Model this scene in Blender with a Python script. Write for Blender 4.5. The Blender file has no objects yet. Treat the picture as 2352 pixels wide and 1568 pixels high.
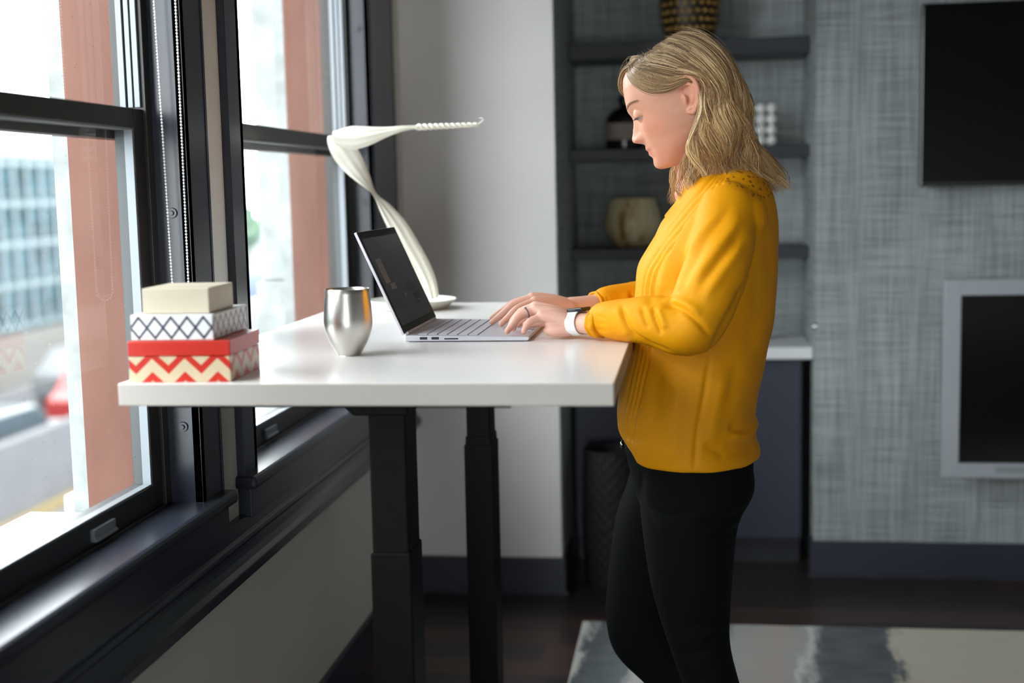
import bpy, bmesh, math, random
import numpy as np
from mathutils import Vector, Matrix
random.seed(7); RNG = np.random.default_rng(7)
sc = bpy.context.scene
C = sc.collection
PI = math.pi

# ------------------------------------------------------------------ camera, sky, lights, exposure
def srgb(r, g, b):
    f = lambda c: (c/255/12.92) if c/255 <= .04045 else ((c/255+.055)/1.055)**2.4
    return (f(r), f(g), f(b), 1)
cam_d = bpy.data.cameras.new('camera'); cam = bpy.data.objects.new('camera', cam_d); C.objects.link(cam)
yaw, pit, rol, FPX = -.135732, -.116021, -.0215586, 3030.0
_f = Vector((math.sin(yaw)*math.cos(pit), math.cos(yaw)*math.cos(pit), math.sin(pit)))
_r = Vector((math.cos(yaw), -math.sin(yaw), 0)); _u = _r.cross(_f)
_r2 = _r*math.cos(rol)+_u*math.sin(rol); _u2 = _u*math.cos(rol)-_r*math.sin(rol)
cam.matrix_world = Matrix(((_r2.x, _u2.x, -_f.x, 0), (_r2.y, _u2.y, -_f.y, 0), (_r2.z, _u2.z, -_f.z, 1.30), (0, 0, 0, 1)))
cam_d.sensor_width = 36; cam_d.lens = FPX/2352*36; cam_d.clip_start = .05; cam_d.clip_end = 400
cam_d.dof.use_dof = True; cam_d.dof.focus_distance = 2.48; cam_d.dof.aperture_fstop = 2.0
sc.camera = cam

w = bpy.data.worlds.new('overcast_sky'); sc.world = w; w.use_nodes = True
bg = w.node_tree.nodes['Background']
bg.inputs[0].default_value = (.93, .97, 1, 1); bg.inputs[1].default_value = 10.5
sc.view_settings.view_transform = 'Standard'; sc.view_settings.look = 'None'
sc.view_settings.exposure = .24; sc.view_settings.gamma = 1; sc.view_settings.use_curve_mapping = False
sc.cycles.use_denoising = True; sc.cycles.max_bounces = 8; sc.cycles.diffuse_bounces = 5
sc.cycles.transparent_max_bounces = 12; sc.cycles.sample_clamp_indirect = 6

# daylight portals in the window openings (they only guide the sky light through the panes)
WIN_Y = [(-1.651, -.551), (-.243, .857), (1.165, 2.265), (2.573, 3.67)]
SILL, HEAD = .74, 2.2
def portal(loc, rot, sx, sy):
    l = bpy.data.lights.new('window_portal', 'AREA'); l.shape = 'RECTANGLE'; l.size = sx; l.size_y = sy
    l.cycles.is_portal = True
    o = bpy.data.objects.new('window_portal', l); C.objects.link(o); o.location = loc; o.rotation_euler = rot
for a, b in WIN_Y:
    portal((-1.02, (a+b)/2, (SILL+HEAD)/2), (0, -PI/2, 0), HEAD-SILL, b-a)
portal((0, -2.66, .85), (PI/2, 0, 0), 1.2, 1.5)  # portal of the added rear fill opening
# unseen ceiling downlights added as fill light (lamps here, fittings below)
DOWN = [(.6, .3), (2.2, .3), (.6, 2.2), (2.2, 2.2), (2.2, 3.4), (3.6, 1.4)]
for x, y in DOWN:
    l = bpy.data.lights.new('fill_downlight_lamp', 'AREA'); l.shape = 'DISK'; l.size = .13; l.energy = .5; l.color = (1, .93, .84)
    o = bpy.data.objects.new('fill_downlight_lamp', l); C.objects.link(o); o.location = (x, y, 2.785)

# ------------------------------------------------------------------ materials
def mat(name, col, rough=.5, metal=0, spec=.5, **kw):
    m = bpy.data.materials.new(name); m.use_nodes = True
    p = m.node_tree.nodes['Principled BSDF']
    p.inputs['Base Color'].default_value = srgb(*col) if max(col) > 1.001 else (*col[:3], 1)
    p.inputs['Roughness'].default_value = rough; p.inputs['Metallic'].default_value = metal
    p.inputs['Specular IOR Level'].default_value = spec
    for k, v in kw.items(): p.inputs[k].default_value = v
    return m
class NT:
    """tiny node helper"""
    def __init__(s, m): s.t = m.node_tree; s.p = s.t.nodes.get('Principled BSDF')
    def n(s, typ, **kw):
        o = s.t.nodes.new(typ)
        for k, v in kw.items():
            if k.startswith('i_'): o.inputs[k[2:].replace('_', ' ')].default_value = v
            else: setattr(o, k, v)
        return o
    def l(s, a, b): s.t.links.new(a, b)
    def val(s, x):
        return x
    def math(s, op, a, b=None, c=None):
        o = s.t.nodes.new('ShaderNodeMath'); o.operation = op
        for i, x in enumerate((a, b, c)):
            if x is None: continue
            if hasattr(x, 'is_output'): s.l(x, o.inputs[i])
            else: o.inputs[i].default_value = x
        return o.outputs[0]
    def coords(s, kind='Object'):
        tc = s.t.nodes.new('ShaderNodeTexCoord'); return tc.outputs[kind]
    def sep(s, v):
        o = s.t.nodes.new('ShaderNodeSeparateXYZ'); s.l(v, o.inputs[0]); return o.outputs
    def mapping(s, v, scale=(1, 1, 1), loc=(0, 0, 0), rot=(0, 0, 0)):
        o = s.t.nodes.new('ShaderNodeMapping'); s.l(v, o.inputs[0])
        o.inputs['Scale'].default_value = scale; o.inputs['Location'].default_value = loc; o.inputs['Rotation'].default_value = rot
        return o.outputs[0]
    def noise(s, v, scale, detail=3, rough=.5):
        o = s.t.nodes.new('ShaderNodeTexNoise'); s.l(v, o.inputs['Vector'])
        o.inputs['Scale'].default_value = scale; o.inputs['Detail'].default_value = detail; o.inputs['Roughness'].default_value = rough
        return o.outputs['Fac']
    def ramp(s, fac, stops, mode='LINEAR'):
        o = s.t.nodes.new('ShaderNodeValToRGB'); s.l(fac, o.inputs[0]); o.color_ramp.interpolation = mode
        e = o.color_ramp.elements
        while len(e) < len(stops): e.new(.5)
        for i, (pos, c) in enumerate(stops):
            e[i].position = pos; e[i].color = srgb(*c) if max(c[:3]) > 1.001 else (*c[:3], 1)
        return o.outputs[0]
    def mix(s, fac, a, b):
        o = s.t.nodes.new('ShaderNodeMix'); o.data_type = 'RGBA'
        for sock, x in ((o.inputs[0], fac), (o.inputs[6], a), (o.inputs[7], b)):
            if hasattr(x, 'is_output'): s.l(x, sock)
            elif isinstance(x, (int, float)): sock.default_value = x
            else: sock.default_value = srgb(*x) if max(x[:3]) > 1.001 else (*x[:3], 1)
        return o.outputs[2]
    def base(s, c): s.l(c, s.p.inputs['Base Color'])
    def bump(s, h, strength=.2, dist=.002):
        o = s.t.nodes.new('ShaderNodeBump'); s.l(h, o.inputs['Height']); o.inputs['Strength'].default_value = strength; o.inputs['Distance'].default_value = dist
        s.l(o.outputs[0], s.p.inputs['Normal'])

def noisy(name, c1, c2, scale, rough=.5, bump=0, dist=.001, stretch=(1, 1, 1), **kw):
    m = mat(name, c1, rough, **kw); t = NT(m)
    n = t.noise(t.mapping(t.coords(), stretch), scale, 4)
    t.base(t.ramp(n, [(.35, c1), (.65, c2)]))
    if bump: t.bump(n, bump, dist)
    return m

M = {}
M['navy'] = noisy('navy_paint', (38, 42, 52), (43, 47, 58), 6, .27, .03)
M['navy_matte'] = noisy('navy_cabinet', (48, 52, 67), (52, 56, 72), 5, .5)
M['baseboard'] = noisy('navy_baseboard', (42, 45, 57), (46, 49, 62), 5, .4)
M['bronze'] = noisy('dark_bronze_metal', (28, 25, 22), (34, 30, 27), 20, .38)
M['alu'] = mat('light_aluminium', (128, 134, 140), .4, .3)
M['alu_dark'] = mat('grey_aluminium', (62, 66, 67), .45, .2)
M['dark_groove'] = mat('dark_groove', (18, 20, 20), .6)
M['paint'] = noisy('pale_wall_paint', (216, 213, 211), (220, 217, 216), 3, .7)
M['paint_left'] = noisy('beige_wall_paint', (216, 210, 200), (220, 214, 205), 3, .7)
M['ceiling'] = mat('grey_ceiling', (128, 128, 126), .8)
M['brick'] = noisy('salmon_masonry', (100, 65, 54), (110, 75, 63), 9, .85, .15, .003, (1, 1, .35))
M['stone'] = noisy('white_weathered_stone', (126, 130, 129), (152, 156, 155), 14, .85, .2, .004)
M['asphalt'] = noisy('grey_asphalt', (71, 70, 73), (79, 78, 81), 2, .9)
M['ochre'] = mat('ochre_kerb', (96, 82, 50), .9)
M['white_lam'] = noisy('white_laminate', (233, 231, 229), (236, 234, 232), 3, .22)
M['black_steel'] = noisy('black_powder_coat', (9, 10, 9), (12, 13, 12), 60, .5, spec=.12)
M['silver'] = mat('silver_magnesium', (206, 204, 212), .38, .35)
M['key'] = mat('silver_keycap', (196, 194, 204), .5, .1)
M['keygap'] = mat('dark_key_gap', (70, 70, 78), .7)
M['port'] = mat('dark_port', (28, 26, 50), .5)
M['bezel'] = mat('black_glass_bezel', (10, 10, 10), .12)
M['tvglass'] = mat('black_screen_glass', (7, 7, 7), .14)
M['ceramic'] = mat('white_ceramic', (238, 238, 230), .3)
M['ribbon'] = noisy('cream_ribbon', (232, 230, 214), (240, 239, 226), 18, .5, .15, .002, (1, 1, .15))
M['cream_box'] = noisy('cream_bone', (196, 184, 162), (205, 194, 173), 8, .45)
M['white_pl'] = mat('white_plastic', (240, 240, 242), .35)
M['black_pl'] = mat('black_glass_case', (14, 14, 22), .1)
M['ring'] = mat('dark_silver_ring', (120, 118, 122), .2, .9)
M['chrome'] = mat('bright_metal', (225, 225, 225), .2, 1)
M['grey_frame'] = mat('silver_grey_frame', (176, 181, 187), .35, .25)
M['counter'] = mat('white_countertop', (226, 228, 230), .3)
M['shelf'] = noisy('dark_navy_shelf', (32, 35, 43), (36, 39, 48), 5, .45)
M['black_bin'] = noisy('black_woven', (10, 9, 9), (22, 20, 19), 40, .7)
M['darkglass'] = mat('dark_brown_glass', (16, 14, 13), .15)
M['label'] = mat('beige_paper_label', (168, 154, 146), .8)
M['bead'] = mat('white_ball', (240, 240, 236), .4)
M['shoe'] = mat('black_shoe_leather', (22, 22, 24), .4)
M['tree'] = noisy('green_foliage', (58, 84, 72), (92, 114, 92), 3, .9)
M['bark'] = mat('bark', (90, 76, 62), .9)
M['tyre'] = mat('tyre', (30, 30, 30), .8)
M['carglass'] = mat('car_window', (60, 70, 76), .15)
for n_, c_ in (('car_white', (92, 94, 96)), ('car_silver', (70, 72, 76)), ('car_red', (120, 34, 32)), ('van_blue', (44, 66, 116))):
    M[n_] = mat(n_, c_, .3)

def grasscloth(name, c1, c2):
    m = mat(name, c1, .85, spec=.25); t = NT(m); v = t.coords()
    h = t.noise(t.mapping(v, (3.2, 3.2, 230)), 1.6, 2); g = t.noise(t.mapping(v, (210, 210, 3)), 1.3, 2)
    big = t.noise(v, 5, 2)
    s = t.math('ADD', t.math('MULTIPLY', h, .48), t.math('ADD', t.math('MULTIPLY', g, .42), t.math('MULTIPLY', big, .10)))
    t.base(t.ramp(s, [(.36, c1), (.64, c2)])); t.bump(s, .35, .003)
    return m
M['cloth'] = grasscloth('grey_grasscloth', (110, 116, 116), (188, 194, 194))

def floor_mat():
    m = mat('dark_wood_planks', (50, 42, 40), .38); t = NT(m); x, y, z = t.sep(t.coords())
    row = t.math('FLOOR', t.math('DIVIDE', y, .125))
    wn = t.n('ShaderNodeTexWhiteNoise', noise_dimensions='1D'); t.l(row, wn.inputs['W'])
    xs = t.math('ADD', t.math('DIVIDE', x, 1.1), t.math('MULTIPLY', wn.outputs[0], 7.3))
    seg = t.math('FLOOR', xs)
    cb = t.n('ShaderNodeCombineXYZ'); t.l(row, cb.inputs[0]); t.l(seg, cb.inputs[1])
    wn2 = t.n('ShaderNodeTexWhiteNoise', noise_dimensions='2D'); t.l(cb.outputs[0], wn2.inputs['Vector'])
    gr = t.noise(t.mapping(t.coords(), (3, 60, 1)), 1.2, 4)
    f = t.math('ADD', t.math('MULTIPLY', wn2.outputs[0], .55), t.math('MULTIPLY', gr, .45))
    col = t.ramp(f, [(.15, (28, 23, 23)), (.5, (46, 37, 36)), (.85, (88, 60, 50))])
    gy = t.math('FRACT', t.math('DIVIDE', y, .125)); gx = t.math('FRACT', xs)
    gap = t.math('MAXIMUM', t.math('LESS_THAN', gy, .025), t.math('LESS_THAN', gx, .004))
    t.base(t.mix(gap, col, (20, 17, 17)))
    return m
M['floor'] = floor_mat()

def rug_mat():
    m = mat('abstract_rug_pile', (150, 150, 148), .95, spec=.1); t = NT(m); v = t.coords(); x, y, z = t.sep(v)
    n1 = t.noise(t.mapping(v, (7, 2.2, 1)), 1.4, 5, .65); n2 = t.noise(t.mapping(v, (3, 5, 1)), 3.2, 4)
    xx = t.math('ADD', t.math('ADD', x, .9875+.975), t.math('ADD', t.math('MULTIPLY', t.math('SUBTRACT', n1, .5), .20), t.math('MULTIPLY', t.math('SUBTRACT', y, .64), -.09)))
    f = t.math('DIVIDE', xx, 2.6)
    cream, grey, slate, lite, taupe = (214, 206, 188), (172, 174, 174), (66, 78, 88), (226, 224, 219), (184, 172, 164)
    mid = (112, 124, 132)
    st = [(0, lite), (.258, lite), (.270, slate), (.312, mid), (.325, lite), (.36, grey), (.40, slate), (.42, grey), (.465, taupe), (.488, grey), (.497, lite), (.513, slate), (.583, slate), (.592, cream), (.75, cream), (.77, slate), (.85, grey), (1, lite)]
    col = t.ramp(f, st)
    t.base(t.mix(t.math('MULTIPLY', n2, .38), col, (186, 184, 179)))
    t.bump(t.noise(v, 420, 2), .6, .004)
    return m
M['rug'] = rug_mat()

def tri(t, x):   # triangle wave 0..1 with period 1
    fr = t.math('FRACT', x); return t.math('MULTIPLY', t.math('ABSOLUTE', t.math('SUBTRACT', fr, .5)), 2)
def red_box_mat(h):
    m = mat('red_chevron_bone', (220, 60, 40), .3); t = NT(m); x, y, z = t.sep(t.coords())
    u = t.math('ADD', x, y)
    a = tri(t, t.math('ADD', t.math('DIVIDE', u, .0505), .28))
    v = t.math('ADD', t.math('DIVIDE', z, .033), t.math('MULTIPLY', a, -.72))
    st = t.math('FRACT', t.math('ADD', v, .62))
    chev = t.math('LESS_THAN', st, .40)
    wob = t.noise(t.coords(), 40, 2)
    lid = t.math('GREATER_THAN', t.math('ADD', z, t.math('MULTIPLY', t.math('SUBTRACT', wob, .5), .004)), h*.635)
    top = t.math('GREATER_THAN', z, h-.0012)
    red = t.mix(t.noise(t.coords(), 60, 3), (184, 26, 10), (196, 42, 22))
    c = t.mix(chev, (202, 184, 152), red); c = t.mix(lid, c, red); t.base(t.mix(top, c, (196, 50, 32)))
    return m
def diamond_box_mat():
    m = mat('navy_lattice_bone', (240, 240, 238), .35); t = NT(m); x, y, z = t.sep(t.coords())
    u = t.math('ADD', x, y)
    a = tri(t, t.math('DIVIDE', u, .0252)); 
    d1 = t.math('ABSOLUTE', t.math('SUBTRACT', z, t.math('ADD', .0032, t.math('MULTIPLY', a, .0155))))
    d2 = t.math('ABSOLUTE', t.math('SUBTRACT', z, t.math('SUBTRACT', .0345, t.math('MULTIPLY', a, .0155))))
    ln = t.math('LESS_THAN', t.math('MINIMUM', d1, d2), .0029)
    t.base(t.mix(ln, (222, 222, 222), (30, 32, 60)))
    return m

def glass_mat():
    m = bpy.data.materials.new('window_glass'); m.use_nodes = True; nt = m.node_tree; nt.nodes.clear(); t = NT(m)
    out = t.n('ShaderNodeOutputMaterial'); tr = t.n('ShaderNodeBsdfTransparent'); gl = t.n('ShaderNodeBsdfGlossy'); gl.inputs['Roughness'].default_value = .02
    fr = t.n('ShaderNodeFresnel'); fr.inputs[0].default_value = 1.35
    mx = t.n('ShaderNodeMixShader'); ge = t.n('ShaderNodeNewGeometry'); t.l(t.math('MULTIPLY', fr.outputs[0], t.math('SUBTRACT', 1, ge.outputs['Backfacing'])), mx.inputs[0]); t.l(tr.outputs[0], mx.inputs[1]); t.l(gl.outputs[0], mx.inputs[2])
    df = t.n('ShaderNodeBsdfDiffuse'); df.inputs[0].default_value = (.8, .8, .8, 1)
    vo = t.n('ShaderNodeTexVoronoi'); vo.inputs['Scale'].default_value = 38; t.l(t.coords(), vo.inputs['Vector'])
    sp = t.math('LESS_THAN', vo.outputs['Distance'], .07)
    hz = t.math('MULTIPLY', t.noise(t.coords(), 5, 4), .03)
    mx2 = t.n('ShaderNodeMixShader'); t.l(t.math('ADD', t.math('MULTIPLY', sp, .35), hz), mx2.inputs[0]); t.l(mx.outputs[0], mx2.inputs[1]); t.l(df.outputs[0], mx2.inputs[2])
    tr.inputs[0].default_value = (.97, .985, .98, 1)
    t.l(mx2.outputs[0], out.inputs[0]); return m
M['glass'] = glass_mat()

def facade_mat():
    m = mat('teal_curtain_wall', (120, 170, 180), .5, spec=.12); t = NT(m); x, y, z = t.sep(t.coords())
    row = t.math('FLOOR', t.math('DIVIDE', z, 1.15)); colm = t.math('FLOOR', t.math('DIVIDE', y, .8))
    cb = t.n('ShaderNodeCombineXYZ'); t.l(row, cb.inputs[0]); t.l(colm, cb.inputs[1])
    wn = t.n('ShaderNodeTexWhiteNoise', noise_dimensions='2D'); t.l(cb.outputs[0], wn.inputs['Vector'])
    t.base(t.ramp(wn.outputs[0], [(0, (17, 37, 37)), (.4, (34, 59, 65)), (.75, (47, 74, 83)), (1, (55, 76, 80))]))
    return m
M['facade'] = facade_mat()

# ------------------------------------------------------------------ mesh helpers
ORG = {}
def tag(o, label=None, cat=None, group=None, kind=None):
    if label: o['label'] = label
    if cat: o['category'] = cat
    if group: o['group'] = group
    if kind: o['kind'] = kind
    return o
def thing(name, label, cat, loc=(0, 0, 0), group=None, kind=None, rz=0):
    o = bpy.data.objects.new(name, None); C.objects.link(o); o.location = loc; o.rotation_euler = (0, 0, rz); o.empty_display_size = .05
    ORG[o.name] = Vector(loc) if rz == 0 else Vector((0, 0, 0))
    return tag(o, label, cat, group, kind)
def dup(o, parent=None):
    c = o.copy(); C.objects.link(c)
    if parent is not None: c.parent = parent
    for ch in list(o.children): dup(ch, c)
    return c

def catmull(P, n):
    P = [np.array(p, float) for p in P]; m = len(P)
    if m == 2: return [P[0]+(P[1]-P[0])*i/n for i in range(n+1)]
    out = []
    for i in range(m-1):
        p0 = P[i-1] if i else 2*P[0]-P[1]; p1, p2 = P[i], P[i+1]; p3 = P[i+2] if i+2 < m else 2*P[-1]-P[-2]
        for k in range(n):
            t = k/n
            out.append(.5*((2*p1)+(-p0+p2)*t+(2*p0-5*p1+4*p2-p3)*t*t+(-p0+3*p1-3*p2+p3)*t**3))
    out.append(P[-1]); return out

class MB:
    def __init__(s): s.v = []; s.f = []
    def add(s, V, F):
        b = len(s.v); s.v += [tuple(map(float, p)) for p in V]; s.f += [tuple(i+b for i in f) for f in F]; return s
    def box(s, x0, x1, y0, y1, z0, z1):
        return s.add([(x0, y0, z0), (x1, y0, z0), (x1, y1, z0), (x0, y1, z0), (x0, y0, z1), (x1, y0, z1), (x1, y1, z1), (x0, y1, z1)],
                     [(3, 2, 1, 0), (4, 5, 6, 7), (0, 1, 5, 4), (1, 2, 6, 5), (2, 3, 7, 6), (3, 0, 4, 7)])
    def prism(s, poly, ax, a0, a1):       # poly: 2-D points on the two other axes (in x,y,z order)
        n = len(poly); V = []
        for a in (a0, a1):
            for p in poly:
                q = list(p); q.insert(ax, a); V.append(q)
        return s.add(V, [tuple(range(n))[::-1], tuple(range(n, 2*n))]+[(i, (i+1) % n, n+(i+1) % n, n+i) for i in range(n)])
    def loft(s, rings, cap=True, closed=True):
        n = len(rings[0]); V = [p for r in rings for p in r]; F = []
        for i in range(len(rings)-1):
            for j in range(n if closed else n-1):
                k = (j+1) % n; F.append((i*n+j, i*n+k, (i+1)*n+k, (i+1)*n+j))
        if cap and closed:
            F.append(tuple(range(n))[::-1]); F.append(tuple(range((len(rings)-1)*n, len(rings)*n)))
        return s.add(V, F)
    def lathe(s, prof, c=(0, 0, 0), seg=40):
        rings = [[(c[0]+r*math.cos(2*PI*j/seg), c[1]+r*math.sin(2*PI*j/seg), c[2]+z) for j in range(seg)] for r, z in prof]
        return s.loft(rings)
    def tube(s, P, R, seg=12, sub=1, round_ends=False, flat=None, up=None):
        """tube along P with radii R; flat=(a,b) scales the section across two frame axes (b along `up`)"""
        if sub > 1:
            Q = catmull([tuple(p)+(r,) for p, r in zip(P, R)], sub); P = [q[:3] for q in Q]; R = [q[3] for q in Q]
        P = [np.array(p, float) for p in P]; n = len(P)
        T = []
        for i in range(n):
            t = P[min(i+1, n-1)]-P[max(i-1, 0)]; T.append(t/(np.linalg.norm(t)+1e-12))
        u = np.array(up if up is not None else ((0, 0, 1) if abs(T[0][2]) < .9 else (1, 0, 0)), float)
        rings = []
        fa, fb = flat or (1, 1)
        def ring(p, r, t, u, shrink=1):
            a = np.cross(t, u)
            return [p+r*shrink*(fa*math.cos(2*PI*j/seg)*a+fb*math.sin(2*PI*j/seg)*u) for j in range(seg)]
        for i in range(n):
            u = u-T[i]*(u@T[i]); u = u/(np.linalg.norm(u)+1e-12)
            if round_ends and i == 0:
                for k in range(1, 5):
                    a = PI/2*(1-k/5); rings.append(ring(P[0]-T[0]*R[0]*math.sin(a)*min(fa, fb), R[0], T[0], u, math.cos(a)))
            rings.append(ring(P[i], R[i], T[i], u))
            if round_ends and i == n-1:
                for k in range(1, 5):
                    a = PI/2*k/5; rings.append(ring(P[i]+T[i]*R[i]*math.sin(a)*min(fa, fb), R[i], T[i], u, math.cos(a)))
        return s.loft(rings)
    def sphere(s, c, r, seg=16, rings=10):
        rx, ry, rz = r if isinstance(r, (tuple, list)) else (r, r, r)
        R = []
        for i in range(1, rings):
            a = PI*i/rings
            R.append([(c[0]+rx*math.sin(a)*math.cos(2*PI*j/seg), c[1]+ry*math.sin(a)*math.sin(2*PI*j/seg), c[2]-rz*math.cos(a)) for j in range(seg)])
        return s.loft(R)
    def mesh(s, name, org=(0, 0, 0)):
        me = bpy.data.meshes.new(name); V = np.array(s.v)-np.array(org)
        me.from_pydata(V.tolist(), [], s.f); me.update()
        bm = bmesh.new(); bm.from_mesh(me); bmesh.ops.recalc_face_normals(bm, faces=bm.faces); bm.to_mesh(me); bm.free()
        return me
    def build(s, name, m, parent=None, smooth=False, bevel=0, auto=None):
        if parent is not None: org = ORG[parent.name]
        else:
            A = np.array(s.v); org = Vector(((A[:, 0].min()+A[:, 0].max())/2, (A[:, 1].min()+A[:, 1].max())/2, A[:, 2].min()))
        me = s.mesh(name, org); return link(name, me, m, parent, org, smooth, bevel)
def link(name, me, m, parent=None, org=(0, 0, 0), smooth=False, bevel=0):
    o = bpy.data.objects.new(name, me); C.objects.link(o)
    if m is not None: me.materials.append(m)
    if parent is not None: o.parent = parent
    else: o.location = org
    ORG[o.name] = Vector(org)
    if smooth:
        me.polygons.foreach_set('use_smooth', [True]*len(me.polygons))
        if smooth == 'auto':
            me.set_sharp_from_angle(angle=math.radians(38))
    if bevel:
        b = o.modifiers.new('bevel', 'BEVEL'); b.width = bevel; b.segments = 2; b.limit_method = 'ANGLE'
    return o
def struct(mb, name, m, label, bevel=0):
    o = mb.build(name, m, bevel=bevel); return tag(o, label, 'room structure', kind='structure')
def remesh(mb, voxel, smooth_it=4, factor=.5):
    me = mb.mesh('tmp'); o = bpy.data.objects.new('tmp', me); C.objects.link(o)
    r = o.modifiers.new('r', 'REMESH'); r.mode = 'VOXEL'; r.voxel_size = voxel
    if smooth_it:
        sm = o.modifiers.new('s', 'SMOOTH'); sm.iterations = smooth_it; sm.factor = factor
    dg = bpy.context.evaluated_depsgraph_get(); dg.update()
    out = bpy.data.meshes.new_from_object(o.evaluated_get(dg)); bpy.data.objects.remove(o); bpy.data.meshes.remove(me)
    return out
def get_co(me):
    a = np.empty(len(me.vertices)*3); me.vertices.foreach_get('co', a); return a.reshape(-1, 3)
def get_no(me):
    a = np.empty(len(me.vertices)*3); me.vertices.foreach_get('normal', a); return a.reshape(-1, 3)
def set_co(me, a): me.vertices.foreach_set('co', a.ravel()); me.update()
def set_attr(me, name, vals):
    at = me.attributes.new(name, 'FLOAT', 'POINT'); at.data.foreach_set('value', np.asarray(vals, np.float32))
def interp(tab, x):
    t = sorted(tab); return np.interp(x, [a for a, _ in t], [b for _, b in t])

# ------------------------------------------------------------------ room shell
RX0, RX1, RY0, CEIL = -.90, 4.6, -2.6, 2.8
XA0, XA1, YL, YR, YB = -.415, .40, 4.11, 4.36, 4.86      # alcove sides, column front, right wall front, alcove back
struct(MB().box(-1.02, RX1+.1, RY0-.1, YB+.1, -.1, 0), 'floor', M['floor'], 'dark brown wood plank floor')
struct(MB().box(-1.02, RX1+.1, RY0-.1, YB+.1, CEIL, CEIL+.1), 'ceiling', M['ceiling'], 'grey ceiling with added fill downlights')
# window wall: drywall layer
mb = MB(); mb.box(-.975, RX0, RY0, YL, 0, .70); mb.box(-.975, RX0, RY0, YL, HEAD, CEIL)
prev = RY0
for a, b in WIN_Y:
    mb.box(-.975, RX0, prev, a-.016, .70, HEAD); prev = b+.016
mb.box(-.975, RX0, prev, YL, .70, HEAD)
struct(mb, 'wall_left', M['paint_left'], 'beige painted window wall on the left')
# outer masonry layer: salmon reveals with a white stone edge
mb = MB(); st = MB(); oy = [(a-.03, b+.14) for a, b in WIN_Y]
mb.box(-1.175, -1.05, RY0, YL+.6, -.3, .66); mb.box(-1.175, -1.05, RY0, YL+.6, HEAD+.04, 3.6)
prev = RY0
for a, b in oy+[(YL+.6, 0)]:
    mb.box(-1.175, -1.05, prev, a, .66, HEAD+.04)
    st.box(-1.205, -1.175, prev-.0, a, -.3, 3.6); prev = b
struct(mb, 'wall_outside', M['brick'], 'salmon masonry of the outer wall beside the windows')
struct(st, 'trim_1', M['stone'], 'white weathered stone edge on the outer masonry piers')
# back wall column, alcove, right part
struct(MB().box(-1.02, XA0, YL, YB+.1, 0, CEIL), 'wall_column', M['paint'], 'pale painted wall between window and shelf alcove')
mb = MB(); mb.box(XA0, XA1, YB, YB+.1, 0, CEIL); mb.box(XA1, RX1, YR, YB+.1, 0, CEIL); mb.box(XA0-.004, XA0+.003, YL+.004, YB, 0, CEIL)
struct(mb, 'wall_back', M['cloth'], 'grey grasscloth wall with the shelf alcove')
struct(MB().box(RX1, RX1+.1, RY0, YR, 0, CEIL), 'wall_right', M['paint'], 'pale painted right side wall')
mb = MB().box(-1.02, -.6, RY0-.1, RY0, .1, 1.6).box(.6, RX1+.1, RY0-.1, RY0, .1, 1.6).box(-1.02, RX1+.1, RY0-.1, RY0, 0, .1).box(-1.02, RX1+.1, RY0-.1, RY0, 1.6, CEIL)
struct(mb, 'wall_rear', M['paint'], 'pale painted rear wall behind the camera')
# baseboards
def bboard(name, poly, label):
    mb = MB()
    for (x0, x1, y0, y1) in poly:
        mb.box(x0, x1, y0, y1, 0, .118); 
    struct(mb, name, M['baseboard'], label, .003)
bboard('baseboard_left', [(RX0, RX0+.013, RY0, YL-.013)], 'navy baseboard below the windows')
bboard('baseboard_column', [(RX0, XA0+.013, YL-.013, YL), (XA0+.003, XA0+.013, YL, YL+.26)], 'navy baseboard under the pale column')
bboard('baseboard_back', [(XA1-.013, RX1, YR-.013, YR), (XA1-.013, XA1, YR, YR+.07)], 'navy baseboard under the grasscloth wall')
struct(MB().prism([(0, .0), (-.022, 0), (-.013, .014), (0, .014)], 0, 0, 1) if False else MB().box(XA1-.02, RX1, YR-.021, YR-.012, 0, .012), 'trim_2', M['baseboard'], 'navy shoe moulding under the grasscloth wall')
struct(MB().box(RX0+.013, XA0+.02, YL-.021, YL-.012, 0, .012), 'trim_3', M['baseboard'], 'navy shoe moulding under the pale column')

# continuous ledge moulding below the windows
prof = [(-.902, .66), (-.884, .66), (-.884, .628), (-.878, .624), (-.876, .616), (-.880, .609), (-.8805, .600), (-.878, .590), (-.871, .579), (-.861, .571), (-.861, .551), (-.902, .548)]
o = struct(MB().prism(prof, 1, RY0, YL), 'trim_4', M['navy'], 'long navy ledge moulding running under the windows', .002)

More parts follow.
